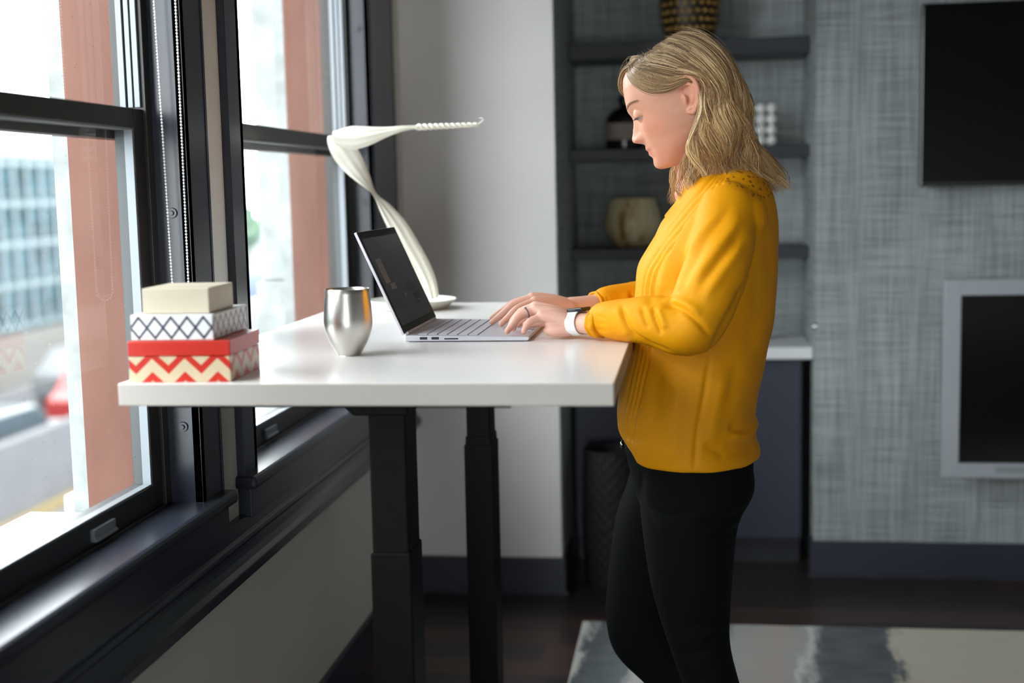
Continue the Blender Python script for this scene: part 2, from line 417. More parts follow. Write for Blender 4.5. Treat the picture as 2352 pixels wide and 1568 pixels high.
def ringbox(mb, x0, x1, y0, y1, z0, z1, wl, wr, wb, wt):
    mb.box(x0, x1, y0, y0+wl, z0, z1); mb.box(x0, x1, y1-wr, y1, z0, z1)
    mb.box(x0, x1, y0+wl, y1-wr, z0, z0+wb); mb.box(x0, x1, y0+wl, y1-wr, z1-wt, z1); return mb
def window(i, a, b, label, left_w=.083, right_w=.108, detail=True):
    w = thing('window_%d' % i, label, 'window', (-.95, (a+b)/2, SILL), kind='structure')
    c = MB(); c.box(-.900, -.885, a-left_w, a, SILL, HEAD+.1); c.box(-.900, -.885, b, b+right_w, SILL, HEAD+.1); c.box(-.900, -.885, a, b, HEAD, HEAD+.1)
    # thin back bead along the casing edges
    c.box(-.885, -.8835, a-left_w, a-left_w+.008, SILL, HEAD+.1); c.box(-.885, -.8835, b+right_w-.008, b+right_w, SILL, HEAD+.1)
    c.build('casing', M['navy'], w, bevel=.0025)
    j = MB(); j.box(-.955, -.885, b, b+.016, SILL, HEAD); j.box(-.955, -.885, a-.016, a, SILL, HEAD); j.box(-.955, -.885, a, b, HEAD, HEAD+.016)
    j.build('jamb', M['navy'], w)
    for zz in (1.268, .881, 1.75):
        k = MB().tube([(-.916, b, zz), (-.916, b-.0035, zz)], [.0095, .0085], 18).tube([(-.916, b-.0035, zz), (-.916, b-.007, zz)], [.0045, .0035], 12)
        k.build('screw_cap', M['navy'], w, smooth='auto')
    s = MB().box(-.975, -.858, a-left_w-.012, b+right_w+.006, SILL-.026, SILL)
    s.build('stool', M['navy'], w, bevel=.008)
    s = MB().box(-.902, -.872, a-left_w, b+right_w-.012, .655, SILL-.024)
    s.build('apron', M['navy'], w, bevel=.003)
    f = MB(); f.box(-.992, -.945, b-.025, b+.14, SILL-.03, HEAD+.03); f.box(-.992, -.945, a-.03, a+.025, SILL-.03, HEAD+.03)
    f.box(-.992, -.945, a, b, HEAD-.02, HEAD+.03); f.box(-1.05, -.945, a-.03, b+.14, SILL-.07, SILL+.004)
    f.box(-1.05, -.992, b+.09, b+.14, SILL-.03, HEAD+.03); f.box(-1.05, -.992, a-.03, a+.02, SILL-.03, HEAD+.03)
    f.build('frame', M['bronze'], w, bevel=.001)
    zc = 1.45
    l = ringbox(MB(), -.986, -.951, a+.025, b-.025, SILL+.004, zc, .043, .043, .043, .034).build('lower_sash', M['bronze'], w, bevel=.0015)
    ringbox(MB(), -.968, -.953, a+.068, b-.068, SILL+.047, zc-.034, .003, .003, .003, .003).build('glazing_bead', M['alu'], l)
    ringbox(MB(), -.985, -.968, a+.068, b-.068, SILL+.047, zc-.034, .003, .003, .003, .003).build('glazing_bead', M['alu_dark'], l)
    MB().box(-.9725, -.9685, a+.0695, b-.0695, SILL+.0485, zc-.0355).build('pane', M['glass'], l)
    for yy in (a+.28, b-.28):
        lf = MB().prism([(-.951, SILL+.012), (-.951, SILL+.032), (-.944, SILL+.032), (-.944, SILL+.018), (-.940, SILL+.014), (-.940, SILL+.012)], 1, yy-.04, yy+.04)
        lf.build('sash_lift', M['alu'], l, bevel=.0008)
    u = ringbox(MB(), -1.024, -.990, a+.025, b+.062, zc-.051, HEAD-.01, .043, .043, .049, .043).build('upper_sash', M['bronze'], w, bevel=.0015)
    MB().box(-1.009, -1.005, a+.066, b+.021, zc-.004, HEAD-.051).build('pane', M['glass'], u)
    g = MB()
    for x0, x1 in ((-.989, -.979), (-.974, -.966), (-.962, -.953)): g.box(x0, x1, b-.032, b-.026, zc+.004, HEAD-.02)
    g.build('track', M['alu'], w)
    return w
window(1, *WIN_Y[2], 'black double hung window nearest the camera, behind the stacked boxes')
window(2, *WIN_Y[3], 'black double hung window behind the laptop and cup', right_w=.30)
window(3, *WIN_Y[1], 'unseen double hung window beside the camera, added for light', right_w=.083)  # out of view, added to bring more daylight into the room
window(4, *WIN_Y[0], 'unseen double hung window in the rear corner, added for light', right_w=.083)  # also unseen and added for daylight
w_ = thing('window_5', 'unseen low rear window added behind the camera for fill light', 'window', (0, RY0-.05, .1), kind='structure')  # invented opening that brings fill light from behind the camera
mb = MB()
for x0, x1, z0, z1 in ((-.6, -.54, .1, 1.6), (.54, .6, .1, 1.6), (-.54, .54, .1, .16), (-.54, .54, 1.54, 1.6)): mb.box(x0, x1, RY0-.08, RY0-.02, z0, z1)
mb.build('frame', M['bronze'], w_, bevel=.002)
MB().box(-.54, .54, RY0-.052, RY0-.048, .16, 1.54).build('pane', M['glass'], w_)
# white stone sills outside
for i, (a, b) in enumerate(oy):
    if i < 2: continue
    struct(MB().box(-1.30, -1.05, a, b, .60, .685), 'trim_%d' % (i+3), M['stone'], ('white stone sill outside the near window', 'white stone sill outside the far window')[i-2], .006)

# roller blind with its bead chain beside the near window
blind = thing('roller_blind', 'rolled up blind with white bead chain hanging beside the near window', 'blind', (-.91, 1.7, 2.16))
MB().tube([(-.915, 1.19, 2.165), (-.915, 2.20, 2.165)], [.022, .022], 24).build('roller', M['white_pl'], blind, smooth='auto')
MB().tube([(-.9, 2.20, 2.165), (-.9, 2.2635, 2.165)], [.021, .021], 24).build('bracket', M['white_pl'], blind, smooth='auto')
def chain_path():
    P = []
    zt, zb = 2.165, 1.13
    for i in range(400):
        z = zt-(zt-zb)*i/399; t = max(0, (z-1.1)/.55); t = min(t, 1)
        P.append((-.897-.0225*(t*.35+.65), 2.238, z))
    for i in range(1, 12):
        a = PI*i/12; P.append((-.897-.0146*math.cos(a), 2.238, zb-.0146*math.sin(a)))
    for i in range(400):
        z = zb+(zt-zb)*i/399; t = min(1, max(0, (z-1.1)/.55)); P.append((-.897+.0146+.002*t, 2.238, z))
    return P
cp = np.array(chain_path()); seg = np.r_[0, np.cumsum(np.linalg.norm(np.diff(cp, axis=0), axis=1))]
mb = MB(); d = 0
while d < seg[-1]:
    p = [np.interp(d, seg, cp[:, k]) for k in range(3)]; mb.sphere(p, .0021, 8, 6); d += .0056
mb.tube([tuple(p) for p in cp[::8]]+[tuple(cp[-1])], [.0005]*(len(cp[::8])+1), 4)
tag(mb.build('bead_chain', M['white_pl'], blind, smooth=True), 'white bead chain')

for i, (x, y) in enumerate(DOWN):  # fittings for the added, unseen fill lamps
    d_ = thing('fill_downlight', 'round white fill downlight added out of view in the grey ceiling', 'ceiling light', (x, y, CEIL), 'added ceiling fill downlights')
    MB().lathe([(.095, 0), (.095, -.006), (.078, -.009), (.074, -.004), (.07, 0)], (x, y, CEIL), 32).build('trim_ring', M['white_pl'], d_, smooth='auto')

# ------------------------------------------------------------------ standing desk and what is on it
H = 1.02; DX0, DX1, DY0, DY1 = -.855, -.109, 1.866, 3.215
desk = thing('standing_desk', 'white topped standing desk with black telescopic legs beside the windows', 'desk', (-.48, 2.54, 0))
dt = MB().box(DX0, DX1, DY0, DY1, H-.034, H).build('desktop', M['white_lam'], desk, bevel=.002)
dt.data.materials.append(noisy('shaded_desk_edge', (172, 165, 158), (178, 171, 165), 4, .4))  # side faces toned darker, the edge's shade put into the colour
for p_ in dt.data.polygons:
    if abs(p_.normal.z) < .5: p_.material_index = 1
fr = MB(); zt = H-.0345
fr.box(-.535, -.47, 2.06, 3.02, zt-.035, zt-.002)
fr.box(-.78, -.26, DY0+.012, DY0+.05, zt-.004, zt)
fr.build('frame_rail', M['black_steel'], desk, bevel=.002)
for yc, xc in ((2.085, -.485), (2.985, -.485)):
    br = MB().prism([(xc-.115, zt), (xc+.055, zt), (xc+.038, zt-.016), (xc+.038, .943), (xc-.052, .943), (xc-.087, .975)], 1, yc-.055, yc+.06)
    br.build('top_bracket', M['black_steel'], desk, bevel=.002)
    lg = MB().box(xc-.0275, xc+.0275, yc-.040, yc+.040, .62, zt-.028)
    L1 = lg.build('leg', M['black_steel'], desk, bevel=.003)
    MB().box(xc-.0305, xc+.0305, yc-.043, yc+.043, .50 if yc > 2.5 else .30, .735 if yc > 2.5 else .955).build('leg_stage', M['black_steel'], L1, bevel=.003)
    MB().box(xc-.0335, xc+.0335, yc-.046, yc+.046, .03, .716 if yc < 2.5 else .716).build('leg_stage', M['black_steel'], L1, bevel=.003)
    MB().box(-.80, -.345, yc-.04, yc+.04, .012, .036).build('foot', M['black_steel'], desk, bevel=.006)
    for xx in (-.77, -.375):
        MB().lathe([(.014, 0), (.016, .004), (.016, .013)], (xx, yc, 0), 16).build('glide', M['black_steel'], desk)

# laptop
LY0, LY1 = 2.380, 2.692; XH, XF = -.525, -.293
lap = thing('laptop', 'open silver laptop with dark screen on the white desk', 'laptop', (-.41, 2.536, H))
zh, zf = H+.0125, H+.0085
base = MB().prism([(XH, H+.0015), (XF-.004, H+.0015), (XF, H+.004), (XF-.001, zf), (XH, zh)], 1, LY0, LY1).build('base', M['silver'], lap, bevel=.001)
def ktop(x): return zh+(zf-zh)*(x-XH)/(XF-XH)
kb = MB(); x0, x1 = XH+.020, XH+.020+.0191*6
V = [(x0, LY0+.016, ktop(x0)+.0001), (x1, LY0+.016, ktop(x1)+.0001), (x1, LY1-.016, ktop(x1)+.0001), (x0, LY1-.016, ktop(x0)+.0001)]
kb.add(V+[(a, b, c-.0004) for a, b, c in V], [(0, 1, 2, 3), (7, 6, 5, 4), (0, 4, 5, 1), (1, 5, 6, 2), (2, 6, 7, 3), (3, 7, 4, 0)])
kbd = kb.build('keyboard', M['keygap'], lap)
key_me = None
for r in range(6):
    xs = x0+.0191*r+.0011; n = 14; pitch = (LY1-LY0-.033)/n; widths = [1]*n
    if r == 5: widths = [1.25, 1.25, 1.25, 5.5, 1.25, 1.25, 1.1, 1.15]
    yy = LY0+.0165
    for wd in widths:
        k = MB(); ya, yb_ = yy+.0010, yy+pitch*wd-.0010; xa, xb = xs, xs+.0168
        za, zb = ktop(xa)+.0012, ktop(xb)+.0012
        k.add([(xa, ya, za-.0015), (xb, ya, zb-.0015), (xb, yb_, zb-.0015), (xa, yb_, za-.0015), (xa+.0006, ya+.0006, za), (xb-.0006, ya+.0006, zb), (xb-.0006, yb_-.0006, zb), (xa+.0006, yb_-.0006, za)],
              [(3, 2, 1, 0), (4, 5, 6, 7), (0, 1, 5, 4), (1, 2, 6, 5), (2, 3, 7, 6), (3, 0, 4, 7)])
        k.build('key', M['key'], kbd); yy += pitch*wd
MB().box(XF-.072, XF-.008, LY0+.105, LY1-.105, zf-.001, ktop(XF-.072)-.0002).build('trackpad', M['key'], lap)
for ya, wdt in ((XH+.028, .014), (XH+.050, .014), (XH+.074, .026)):
    MB().box(ya, ya+wdt, LY0-.0003, LY0+.003, H+.0045, H+(.0092 if wdt < .02 else .0070)).build('port', M['port'], lap)
# display: hinge at (XH, zh), top at (-.610, 1.224)
hx, hz = XH-.001, zh+.002; tx, tz = -.6105, 1.2245
du = np.array([tx-hx, tz-hz]); Ld = np.linalg.norm(du); du /= Ld; dn = np.array([du[1], -du[0]])    # dn points to the user
def dp(s, t): return (hx+du[0]*s+dn[0]*t, hz+du[1]*s+dn[1]*t)
def dquad(s0, s1, t0, t1): return [dp(s0, t0), dp(s1, t0), dp(s1, t1), dp(s0, t1)]
MB().prism(dquad(.0, Ld, -.0055, 0), 1, LY0, LY1).build('lid', M['silver'], lap, bevel=.001)
MB().prism(dquad(.002, Ld-.001, 0, .0012), 1, LY0+.0015, LY1-.0015).build('bezel', M['bezel'], lap)
m = mat('dim_display', (34, 32, 37), .22); 
m.node_tree.nodes['Principled BSDF'].inputs['Emission Color'].default_value = srgb(74, 72, 80); m.node_tree.nodes['Principled BSDF'].inputs['Emission Strength'].default_value = .10
t = NT(m); bk = t.n('ShaderNodeTexCoord')
disp = MB().prism(dquad(.016, Ld-.015, .0012, .0015), 1, LY0+.012, LY1-.012).build('display', m, lap)
mdk = mat('dark_window_on_display', (10, 10, 14), .3)
mgr = mat('pale_window_on_display', (110, 110, 106), .3)
def on_disp(s0, s1, y0, y1, mm): MB().prism(dquad(s0, s1, .0015, .0017), 1, y0, y1).build('screen_content', mm, disp)
on_disp(.075, .090, LY0+.185, LY0+.235, mdk); on_disp(.052, .066, LY0+.20, LY0+.262, mdk); on_disp(.042, .049, LY0+.21, LY0+.235, mdk)
on_disp(.100, .150, LY0+.035, LY0+.075, mgr); on_disp(.085, .098, LY0+.06, LY0+.10, mgr)
MB().tube([(hx+.001, LY0+.02, hz-.0005), (hx+.001, LY1-.02, hz-.0005)], [.0035, .0035], 12).build('hinge', M['silver'], lap, smooth='auto')

# steel cup
cx, cy = -.583, 2.196
mcup = mat('brushed_stainless_steel', (206, 202, 196), .27, 1)
t = NT(mcup); sc_ = t.mapping(t.coords(), (3, 3, 700)); nz = t.noise(sc_, 1, 3)
t.l(t.math('ADD', .27, t.math('MULTIPLY', nz, .03)), t.p.inputs['Roughness'])
cup = thing('steel_tumbler', 'brushed stainless steel tumbler cup standing on the white desk', 'cup', (cx, cy, H))
prof = [(.0, 0), (.019, 0), (.0205, .002), (.0265, .012), (.034, .026), (.0395, .042), (.0416, .056), (.0412, .072), (.0398, .090), (.0382, .106), (.0376, .1135), (.0371, .1145), (.0364, .1135),
        (.0366, .106), (.0382, .088), (.0394, .070), (.0396, .056), (.0375, .042), (.032, .026), (.022, .010), (.0, .007)]
pr = [(max(r, .0003), z) for r, z in prof]
q = catmull(pr[:10], 4)[:-1]; MB().lathe([(float(a), float(b)) for a, b in q]+pr[9:], (cx, cy, H), 72).build('body', mcup, cup, smooth='auto')

# three stacked boxes
def boxthing(name, label, w_, d_, h_, loc, rz, m, lidh=None):
    r = thing(name, label, 'box', loc, 'stacked decorative boxes on the desk', rz=rz)
    body = MB().box(0, w_, 0, d_, 0, h_ if lidh is None else lidh-.0006).build('body', m, r, bevel=.0015)
    if lidh is not None:
        MB().box(-.0006, w_+.0006, -.0006, d_+.0006, lidh, h_).build('lid', m, r, bevel=.0015)
    return r
boxthing('decorative_box', 'red and cream chevron patterned box at the bottom of the stack', .157, .158, .0625, (-.840, 1.876, H), math.radians(2.5), red_box_mat(.0625), .0395)
boxthing('decorative_box', 'white box with navy diamond lattice, in the middle of the stack', .128, .165, .0385, (-.837, 1.884, H+.063), math.radians(1.5), diamond_box_mat())
boxthing('decorative_box', 'plain cream box on top of the stack', .104, .118, .0385, (-.822, 1.896, H+.102), math.radians(2), M['cream_box'])

# white dish with the ribbon-like sculpture
dc = (-.655, 3.065)
mb = MB().lathe(
               [(.0003, 0), (.076, 0), (.082, .002), (.097, .013), (.1035, .020), (.1045, .0225), (.1025, .0225), (.095, .0165), (.080, .0075), (.06, .006), (.0003, .006)], (dc[0], dc[1], H), 64)
tag(mb.build('round_dish', M['ceramic'], smooth='auto'), 'shallow round white dish on the desk behind the laptop', 'dish')
YD = 3.075; k_ = YD/3.14
def rp(x, z): return (x*k_, 1.3+(z-1.3)*k_)
sculp = thing('ribbon_sculpture', 'pale twisted ribbon-like sculpture with folded top rising behind the laptop', 'sculpture', (-.64, YD, H+.007))
# lower strip: centre line (x,z), half width, twist angle of the width direction
low = [(-.622, 1.035, .016, 0), (-.632, 1.075, .021, .0), (-.650, 1.115, .024, .05), (-.676, 1.165, .024, .1), (-.704, 1.215, .022, .25), (-.732, 1.258, .016, .7), (-.757, 1.292, .011, 1.35), (-.782, 1.328, .019, .75), (-.808, 1.365, .027, .25), (-.828, 1.395, .030, .1), (-.842, 1.420, .027, 0), (-.846, 1.437, .022, 0)]
def strip(pts, name, thick=.0022, yoff=0, corr=0):
    Q = catmull(pts, 6); n = len(Q); mb = MB(); rings = []
    for i, q in enumerate(Q):
        a = Q[min(i+1, n-1)][:2]-Q[max(i-1, 0)][:2]; a = a/np.linalg.norm(a); nx, nz = a[1], -a[0]
        x, z = rp(q[0], q[1]); hw, tw = q[2], q[3]; m_ = 12; rr = []
        for side in (1, -1):
            for j in range(m_+1):
                s = (j/m_*2-1)*side
                off = corr*math.cos(s*PI*3)*.0012+ .006*(1-s*s)*math.cos(tw)
                w3 = s*hw
                px_ = x+nx*w3*math.cos(tw); pz_ = z+nz*w3*math.cos(tw); py_ = YD+yoff+w3*math.sin(tw)-off+side*thick/2
                rr.append((px_, py_, pz_))
        rings.append(rr)
    mb.loft(rings); return mb.build(name, M['ribbon'], sculp, smooth='auto')
strip(low, 'lower_ribbon', corr=1)
up_ = [(-.853, 1.432, .012, 0), (-.835, 1.428, .020, 0), (-.805, 1.427, .027, 0), (-.770, 1.430, .023, .1), (-.725, 1.438, .013, .25), (-.685, 1.445, .007, .3), (-.655, 1.448, .0045, .3), (-.640, 1.448, .0045, .3)]
strip(up_, 'upper_ribbon', yoff=-.012, corr=1)
tw = MB()
for ph in (0, PI):
    P = [];
    for i in range(90):
        s = i/89; x, z = rp(-.646+.148*s, 1.448+.002*s); r_ = .0036*(1-.3*s); P.append((x, YD-.012+r_*math.cos(s*2*PI*5.5+ph), z+r_*math.sin(s*2*PI*5.5+ph)))
    tw.tube(P, [.0046*(1-.35*i/89) for i in range(90)], 8)
x, z = rp(-.4985, 1.450)
tw.tube([(x, YD-.012, z), (x+.008, YD-.012, z+.0045), (x+.0135, YD-.012, z+.010), (x+.010, YD-.012, z+.0155), (x+.005, YD-.012, z+.0135)], [.0024, .0018, .0015, .0012, .0009], 8, sub=5)
tw.build('twisted_tip', M['ribbon'], sculp, smooth=True)

# ------------------------------------------------------------------ alcove: shelves, cabinet and what stands there
SY = 4.58
for z0, z1, lab in ((1.728, 1.782, 'uppermost dark navy shelf in the alcove, above her head'), (1.384, 1.424, 'dark navy alcove shelf holding the brown bottle'), (1.042, 1.082, 'dark navy alcove shelf holding the marbled pot')):
    o = MB().box(XA0+.004, XA1-.001, SY, YB-.001, z0, z1).build('alcove_shelf', M['shelf'], bevel=.002)
    tag(o, lab, 'shelf', 'dark navy shelves in the alcove')
CZ = .757; CYF = 4.44
cab = thing('base_cabinet', 'navy base cabinet with white countertop built into the alcove', 'cabinet', (0, 4.6, 0))
MB().box(XA0+.02, XA1-.035, CYF+.02, YB-.005, .10, CZ-.041).build('body', M['shelf'], cab)
MB().box(XA0+.02, XA1-.035, CYF+.075, CYF+.09, .0, .099).build('toe_kick', M['navy'], cab)
MB().box(XA0+.004, XA1-.002, CYF-.035, YB-.002, CZ-.04, CZ).build('countertop', M['counter'], cab, bevel=.003)
for x0, x1 in ((XA0+.022, -.006), (-.003, XA1-.037)):
    MB().box(x0, x1, CYF, CYF+.019, .102, CZ-.045).build('door', M['navy_matte'], cab, bevel=.002)
# marbled pot
mp = mat('cream_marbled_glaze', (190, 178, 144), .25); t = NT(mp)
n = t.noise(t.mapping(t.coords(), (9, 9, 2.2)), 2.4, 5, .6); t.base(t.ramp(n, [(.36, (164, 112, 62)), (.46, (218, 198, 146)), (.62, (240, 228, 188)), (.74, (190, 172, 116))]))
pc = (-.202, 4.715)
mb = MB().lathe([(.0005, 0), (.058, 0), (.064, .004), (.085, .028), (.099, .062), (.1015, .085), (.097, .118), (.088, .148), (.081, .168), (.079, .172), (.076, .170), (.080, .150), (.091, .110), (.094, .08), (.085, .04), (.05, .012), (.0005, .012)], (pc[0], pc[1], 1.082), 48)
tag(mb.build('marbled_pot', mp, smooth='auto'), 'round cream marbled pot on the lowest alcove shelf', 'pot')
# brown bottle
bc = (-.226, 4.70)
bt = thing('apothecary_bottle', 'dark brown bottle with beige label on the middle alcove shelf', 'bottle', (*bc, 1.424))
MB().lathe([(.0005, 0), (.060, 0), (.066, .004), (.067, .012), (.067, .098), (.062, .116), (.046, .133), (.024, .143), (.0165, .149), (.0165, .160), (.0005, .160)], (*bc, 1.424), 40).build('body', M['darkglass'], bt, smooth='auto')
MB().lathe([(.0005, .1602), (.021, .1602), (.022, .163), (.022, .182), (.020, .185), (.0005, .185)], (*bc, 1.424), 32).build('cap', M['bezel'], bt, smooth='auto')
MB().lathe([(.0674, .033), (.0682, .034), (.0682, .090), (.0674, .091)], (*bc, 1.424), 40).build('label', M['label'], bt, smooth='auto')
# sculpture of white balls
sx, sy, sz = .170, 4.69, 1.424
bs = thing('ball_sculpture', 'block of white balls in rows on the middle alcove shelf behind her hair', 'ornament', (sx+.055, sy, sz))
for i in range(4):
    for k in range(4):
        MB().sphere((sx+.037*i, sy, sz+.0178+.0372*k), .0174, 20, 14).build('ball', M['bead'], bs, smooth=True)
mb = MB()
for i in range(4): mb.tube([(sx+.037*i, sy, sz+.001), (sx+.037*i, sy, sz+.128)], [.004, .004], 8)
for k in range(4): mb.tube([(sx, sy, sz+.0178+.0372*k), (sx+.111, sy, sz+.0178+.0372*k)], [.004, .004], 8)
mb.build('rod', M['bead'], bs, smooth='auto')
# hammered vase on the top shelf
mg = mat('hammered_brass', (176, 140, 78), .35, .85); vc = (.003, 4.70)
hv = thing('hammered_vase', 'dark vase with hammered golden dimples on the top shelf above her head', 'vase', (*vc, 1.782))
vb = [(.0005, 0), (.062, 0), (.068, .004), (.080, .03), (.092, .07), (.099, .12), (.100, .18), (.094, .24), (.078, .29), (.06, .32), (.057, .335), (.06, .345), (.055, .343), (.052, .33), (.0005, .30)]
MB().lathe(vb, (*vc, 1.782), 48).build('body', mat('dark_bronze_glaze', (30, 24, 16), .4), hv, smooth='auto')
dm = MB()
for r in range(10):
    z = .02+.027*r; rad = np.interp(z, [p[1] for p in vb[:11]], [p[0] for p in vb[:11]])
    nn = 22
    for j in range(nn):
        a = 2*PI*(j+.5*(r % 2))/nn
        dm.sphere((vc[0]+(rad-.002)*math.cos(a), vc[1]+(rad-.002)*math.sin(a), 1.782+z), (.0105, .0105, .0105), 8, 6)
dm.build('dimples', mg, hv, smooth=True)
# dark woven basket on the floor in front of the cabinet
kb_ = (-.262, 4.26)
mb = MB(); seg_ = 64
for side in (0,):
    rings = []
    for i in range(0, 89):
        z = .008+i*.0050; base_r = .088+.006*math.sin(PI*i/88)
        ring = []
        for j in range(seg_):
            a = 2*PI*j/seg_; bulge = .0035*math.cos(j*PI/2+(i//4 % 2)*PI)*abs(math.sin(PI*(i % 4+.5)/4))
            ring.append((kb_[0]+(base_r+bulge)*math.cos(a), kb_[1]+(base_r+bulge)*math.sin(a), z))
        rings.append(ring)
    for rr, zz in ((.082, .448), (.078, .40), (.075, .02)):
        rings.append([(kb_[0]+rr*math.cos(2*PI*j/seg_), kb_[1]+rr*math.sin(2*PI*j/seg_), zz) for j in range(seg_)])
    mb.loft(rings)
bk_ = thing('woven_basket', 'tall black woven basket on the floor in front of the navy cabinet', 'basket', (*kb_, 0))
mb.v = [(x, y, max(z-.008, .0005)) for x, y, z in mb.v]
mb.build('body', M['black_bin'], bk_, smooth='auto')
MB().tube([(kb_[0]+.087*math.cos(a), kb_[1]+.087*math.sin(a), .441) for a in np.linspace(0, 2*PI, 49)], [.005]*49, 8).build('rim', M['black_bin'], bk_, smooth=True)
# things on the countertop, mostly behind her
mb = MB().lathe([(.0005, 0), (.034, 0), (.036, .004), (.034, .06), (.028, .12), (.018, .15), (.016, .16), (.014, .158), (.0005, .14)], (.205, 4.60, CZ), 32)
tag(mb.build('cream_vase', mat('cream_glaze', (220, 208, 184), .4), smooth='auto'), 'narrow cream vase on the white countertop behind her back', 'vase')
mb = MB().lathe([(.0005, 0), (.05, 0), (.056, .004), (.075, .04), (.085, .075), (.084, .08), (.08, .079), (.07, .045), (.04, .01), (.0005, .01)], (-.23, 4.66, CZ), 36)
tag(mb.build('dark_bowl', M['darkglass'], smooth='auto'), 'dark bowl on the white countertop behind her wrists', 'bowl')
# small round knob on the alcove side
kn = MB().tube([(XA1, 4.27, .842), (XA1-.006, 4.27, .842)], [.006, .006], 16).tube([(XA1-.006, 4.27, .842), (XA1-.016, 4.27, .842)], [.011, .010], 20)
tag(kn.build('round_hook', M['chrome'], smooth='auto'), 'small shiny round hook on the right side of the alcove', 'hook')

# TV and wall fireplace
tv = thing('television', 'black flat screen television mounted on the grey wall', 'television', (1.21, YR, 1.27))
MB().box(.714, 1.70, 4.292, 4.33, 1.274, 1.836).build('body', M['tvglass'], tv, bevel=.004)
MB().box(.72, 1.694, 4.2912, 4.2922, 1.292, 1.83).build('screen', M['tvglass'], tv)
MB().box(.718, 1.696, 4.2905, 4.2922, 1.2755, 1.288).build('lower_bezel', mat('dark_grey_bezel', (34, 34, 36), .3), tv)
MB().box(.98, 1.44, 4.33, YR, 1.42, 1.70).build('wall_mount', M['black_steel'], tv)
fp = thing('wall_fireplace', 'wall mounted electric fireplace with silver frame and black glass', 'fireplace', (1.35, YR, .35))
mb = MB(); FX0, FX1, FZ0, FZ1, W_ = .79, 1.95, .352, .984, .052
for x0, x1, z0, z1 in ((FX0, FX0+W_, FZ0, FZ1), (FX1-W_, FX1, FZ0, FZ1), (FX0+W_, FX1-W_, FZ0, FZ0+.047), (FX0+W_, FX1-W_, FZ1-.05, FZ1)): mb.box(x0, x1, 4.275, 4.30, z0, z1)
mb.build('frame', M['grey_frame'], fp, bevel=.002)
MB().box(FX0+.03, FX1-.03, 4.30, YR-.001, FZ0+.03, FZ1-.03).build('housing', M['black_steel'], fp)
MB().box(FX0+W_-.004, FX1-W_+.004, 4.286, 4.2995, FZ0+.043, FZ1-.046).build('glass', M['tvglass'], fp)
MB().box(.955, 1.09, 4.2742, 4.276, FZ0+.016, FZ0+.036).build('name_plate', mat('grey_plate', (150, 156, 160), .4, .3), fp)

# rug
rug = MB().box(-.325, 2.3, 2.12, 3.806, .0005, .013).build('area_rug', M['rug'], bevel=.005)
tag(rug, 'grey, cream and slate abstract rug on the dark wood floor', 'rug')

# ------------------------------------------------------------------ the woman
PY = 2.54
woman = thing('person', 'blonde woman in yellow blouse and dark trousers standing at the desk and typing', 'person', (.02, PY, 0))
# --- head in its own frame: u forward, v up (tilted 21 degrees towards the keyboard), y sideways
HT = math.radians(21); HO = np.array([-.02, 1.43])
def h2w(u, v, y):
    c, s = math.cos(HT), math.sin(HT)
    return (HO[0]-u*c-v*s, PY+y, HO[1]-u*s+v*c)
prof_full = [(.130, .010), (.1215, .042), (.110, .0645), (.100, .0735), (.0821, .0805), (.0618, .0848), (.0491, .0862), (.0420, .0872), (.0374, .0868), (.0300, .0842), (.0234, .0835), (.0170, .0852), (.0112, .0880), (.0050, .0910), (-.0015, .0943), (-.0070, .0978), (-.0110, .0992), (-.0145, .0994),
             (-.0175, .0978), (-.0205, .0925), (-.0235, .0868), (-.0262, .0820), (-.0284, .0800), (-.0320, .0804), (-.0350, .0818), (-.0375, .0822), (-.0401, .0808), (-.0418, .0786), (-.0432, .0774), (-.0446, .0788), (-.0468, .0800), (-.0503, .0794), (-.0530, .0772), (-.0565, .0752), (-.0600, .0752), (-.0650, .0770), (-.0700, .0778), (-.0745, .0772), (-.0790, .0735), (-.0820, .0690), (-.0845, .060), (-.0862, .045)]
prof_base = [(.130, .010), (.1215, .042), (.110, .0645), (.100, .0735), (.0821, .0805), (.0618, .0848), (.0491, .0858), (.0374, .0848), (.0234, .0805), (.0112, .0790), (-.0015, .0785), (-.0145, .0778), (-.0262, .0770), (-.0375, .0762), (-.0432, .0752), (-.0503, .0742), (-.0565, .0730), (-.0650, .0740), (-.0745, .0735), (-.0790, .0710), (-.0820, .0670), (-.0845, .058), (-.0862, .045)]
half_w = [(.130, .018), (.1215, .040), (.110, .054), (.100, .0625), (.0821, .0700), (.060, .0735), (.040, .0735), (.02, .0718), (0, .0690), (-.02, .0640), (-.04, .0565), (-.055, .0490), (-.068, .0390), (-.078, .0300), (-.0845, .0220), (-.0862, .016)]
back_u = [(.130, -.055), (.1215, -.076), (.110, -.089), (.100, -.096), (.08, -.103), (.05, -.106), (.02, -.104), (-.01, -.096), (-.03, -.084), (-.05, -.065), (-.068, -.040), (-.078, -.012), (-.0845, .012), (-.0862, .022)]
def gs(x, s): return np.exp(-(x/s)**2)
mbB = MB()
vs = np.r_[np.linspace(.130, .055, 34), np.linspace(.053, -.0862, 116)]; NS = 200; rings = []
th = np.linspace(0, 2*PI, NS, endpoint=False)
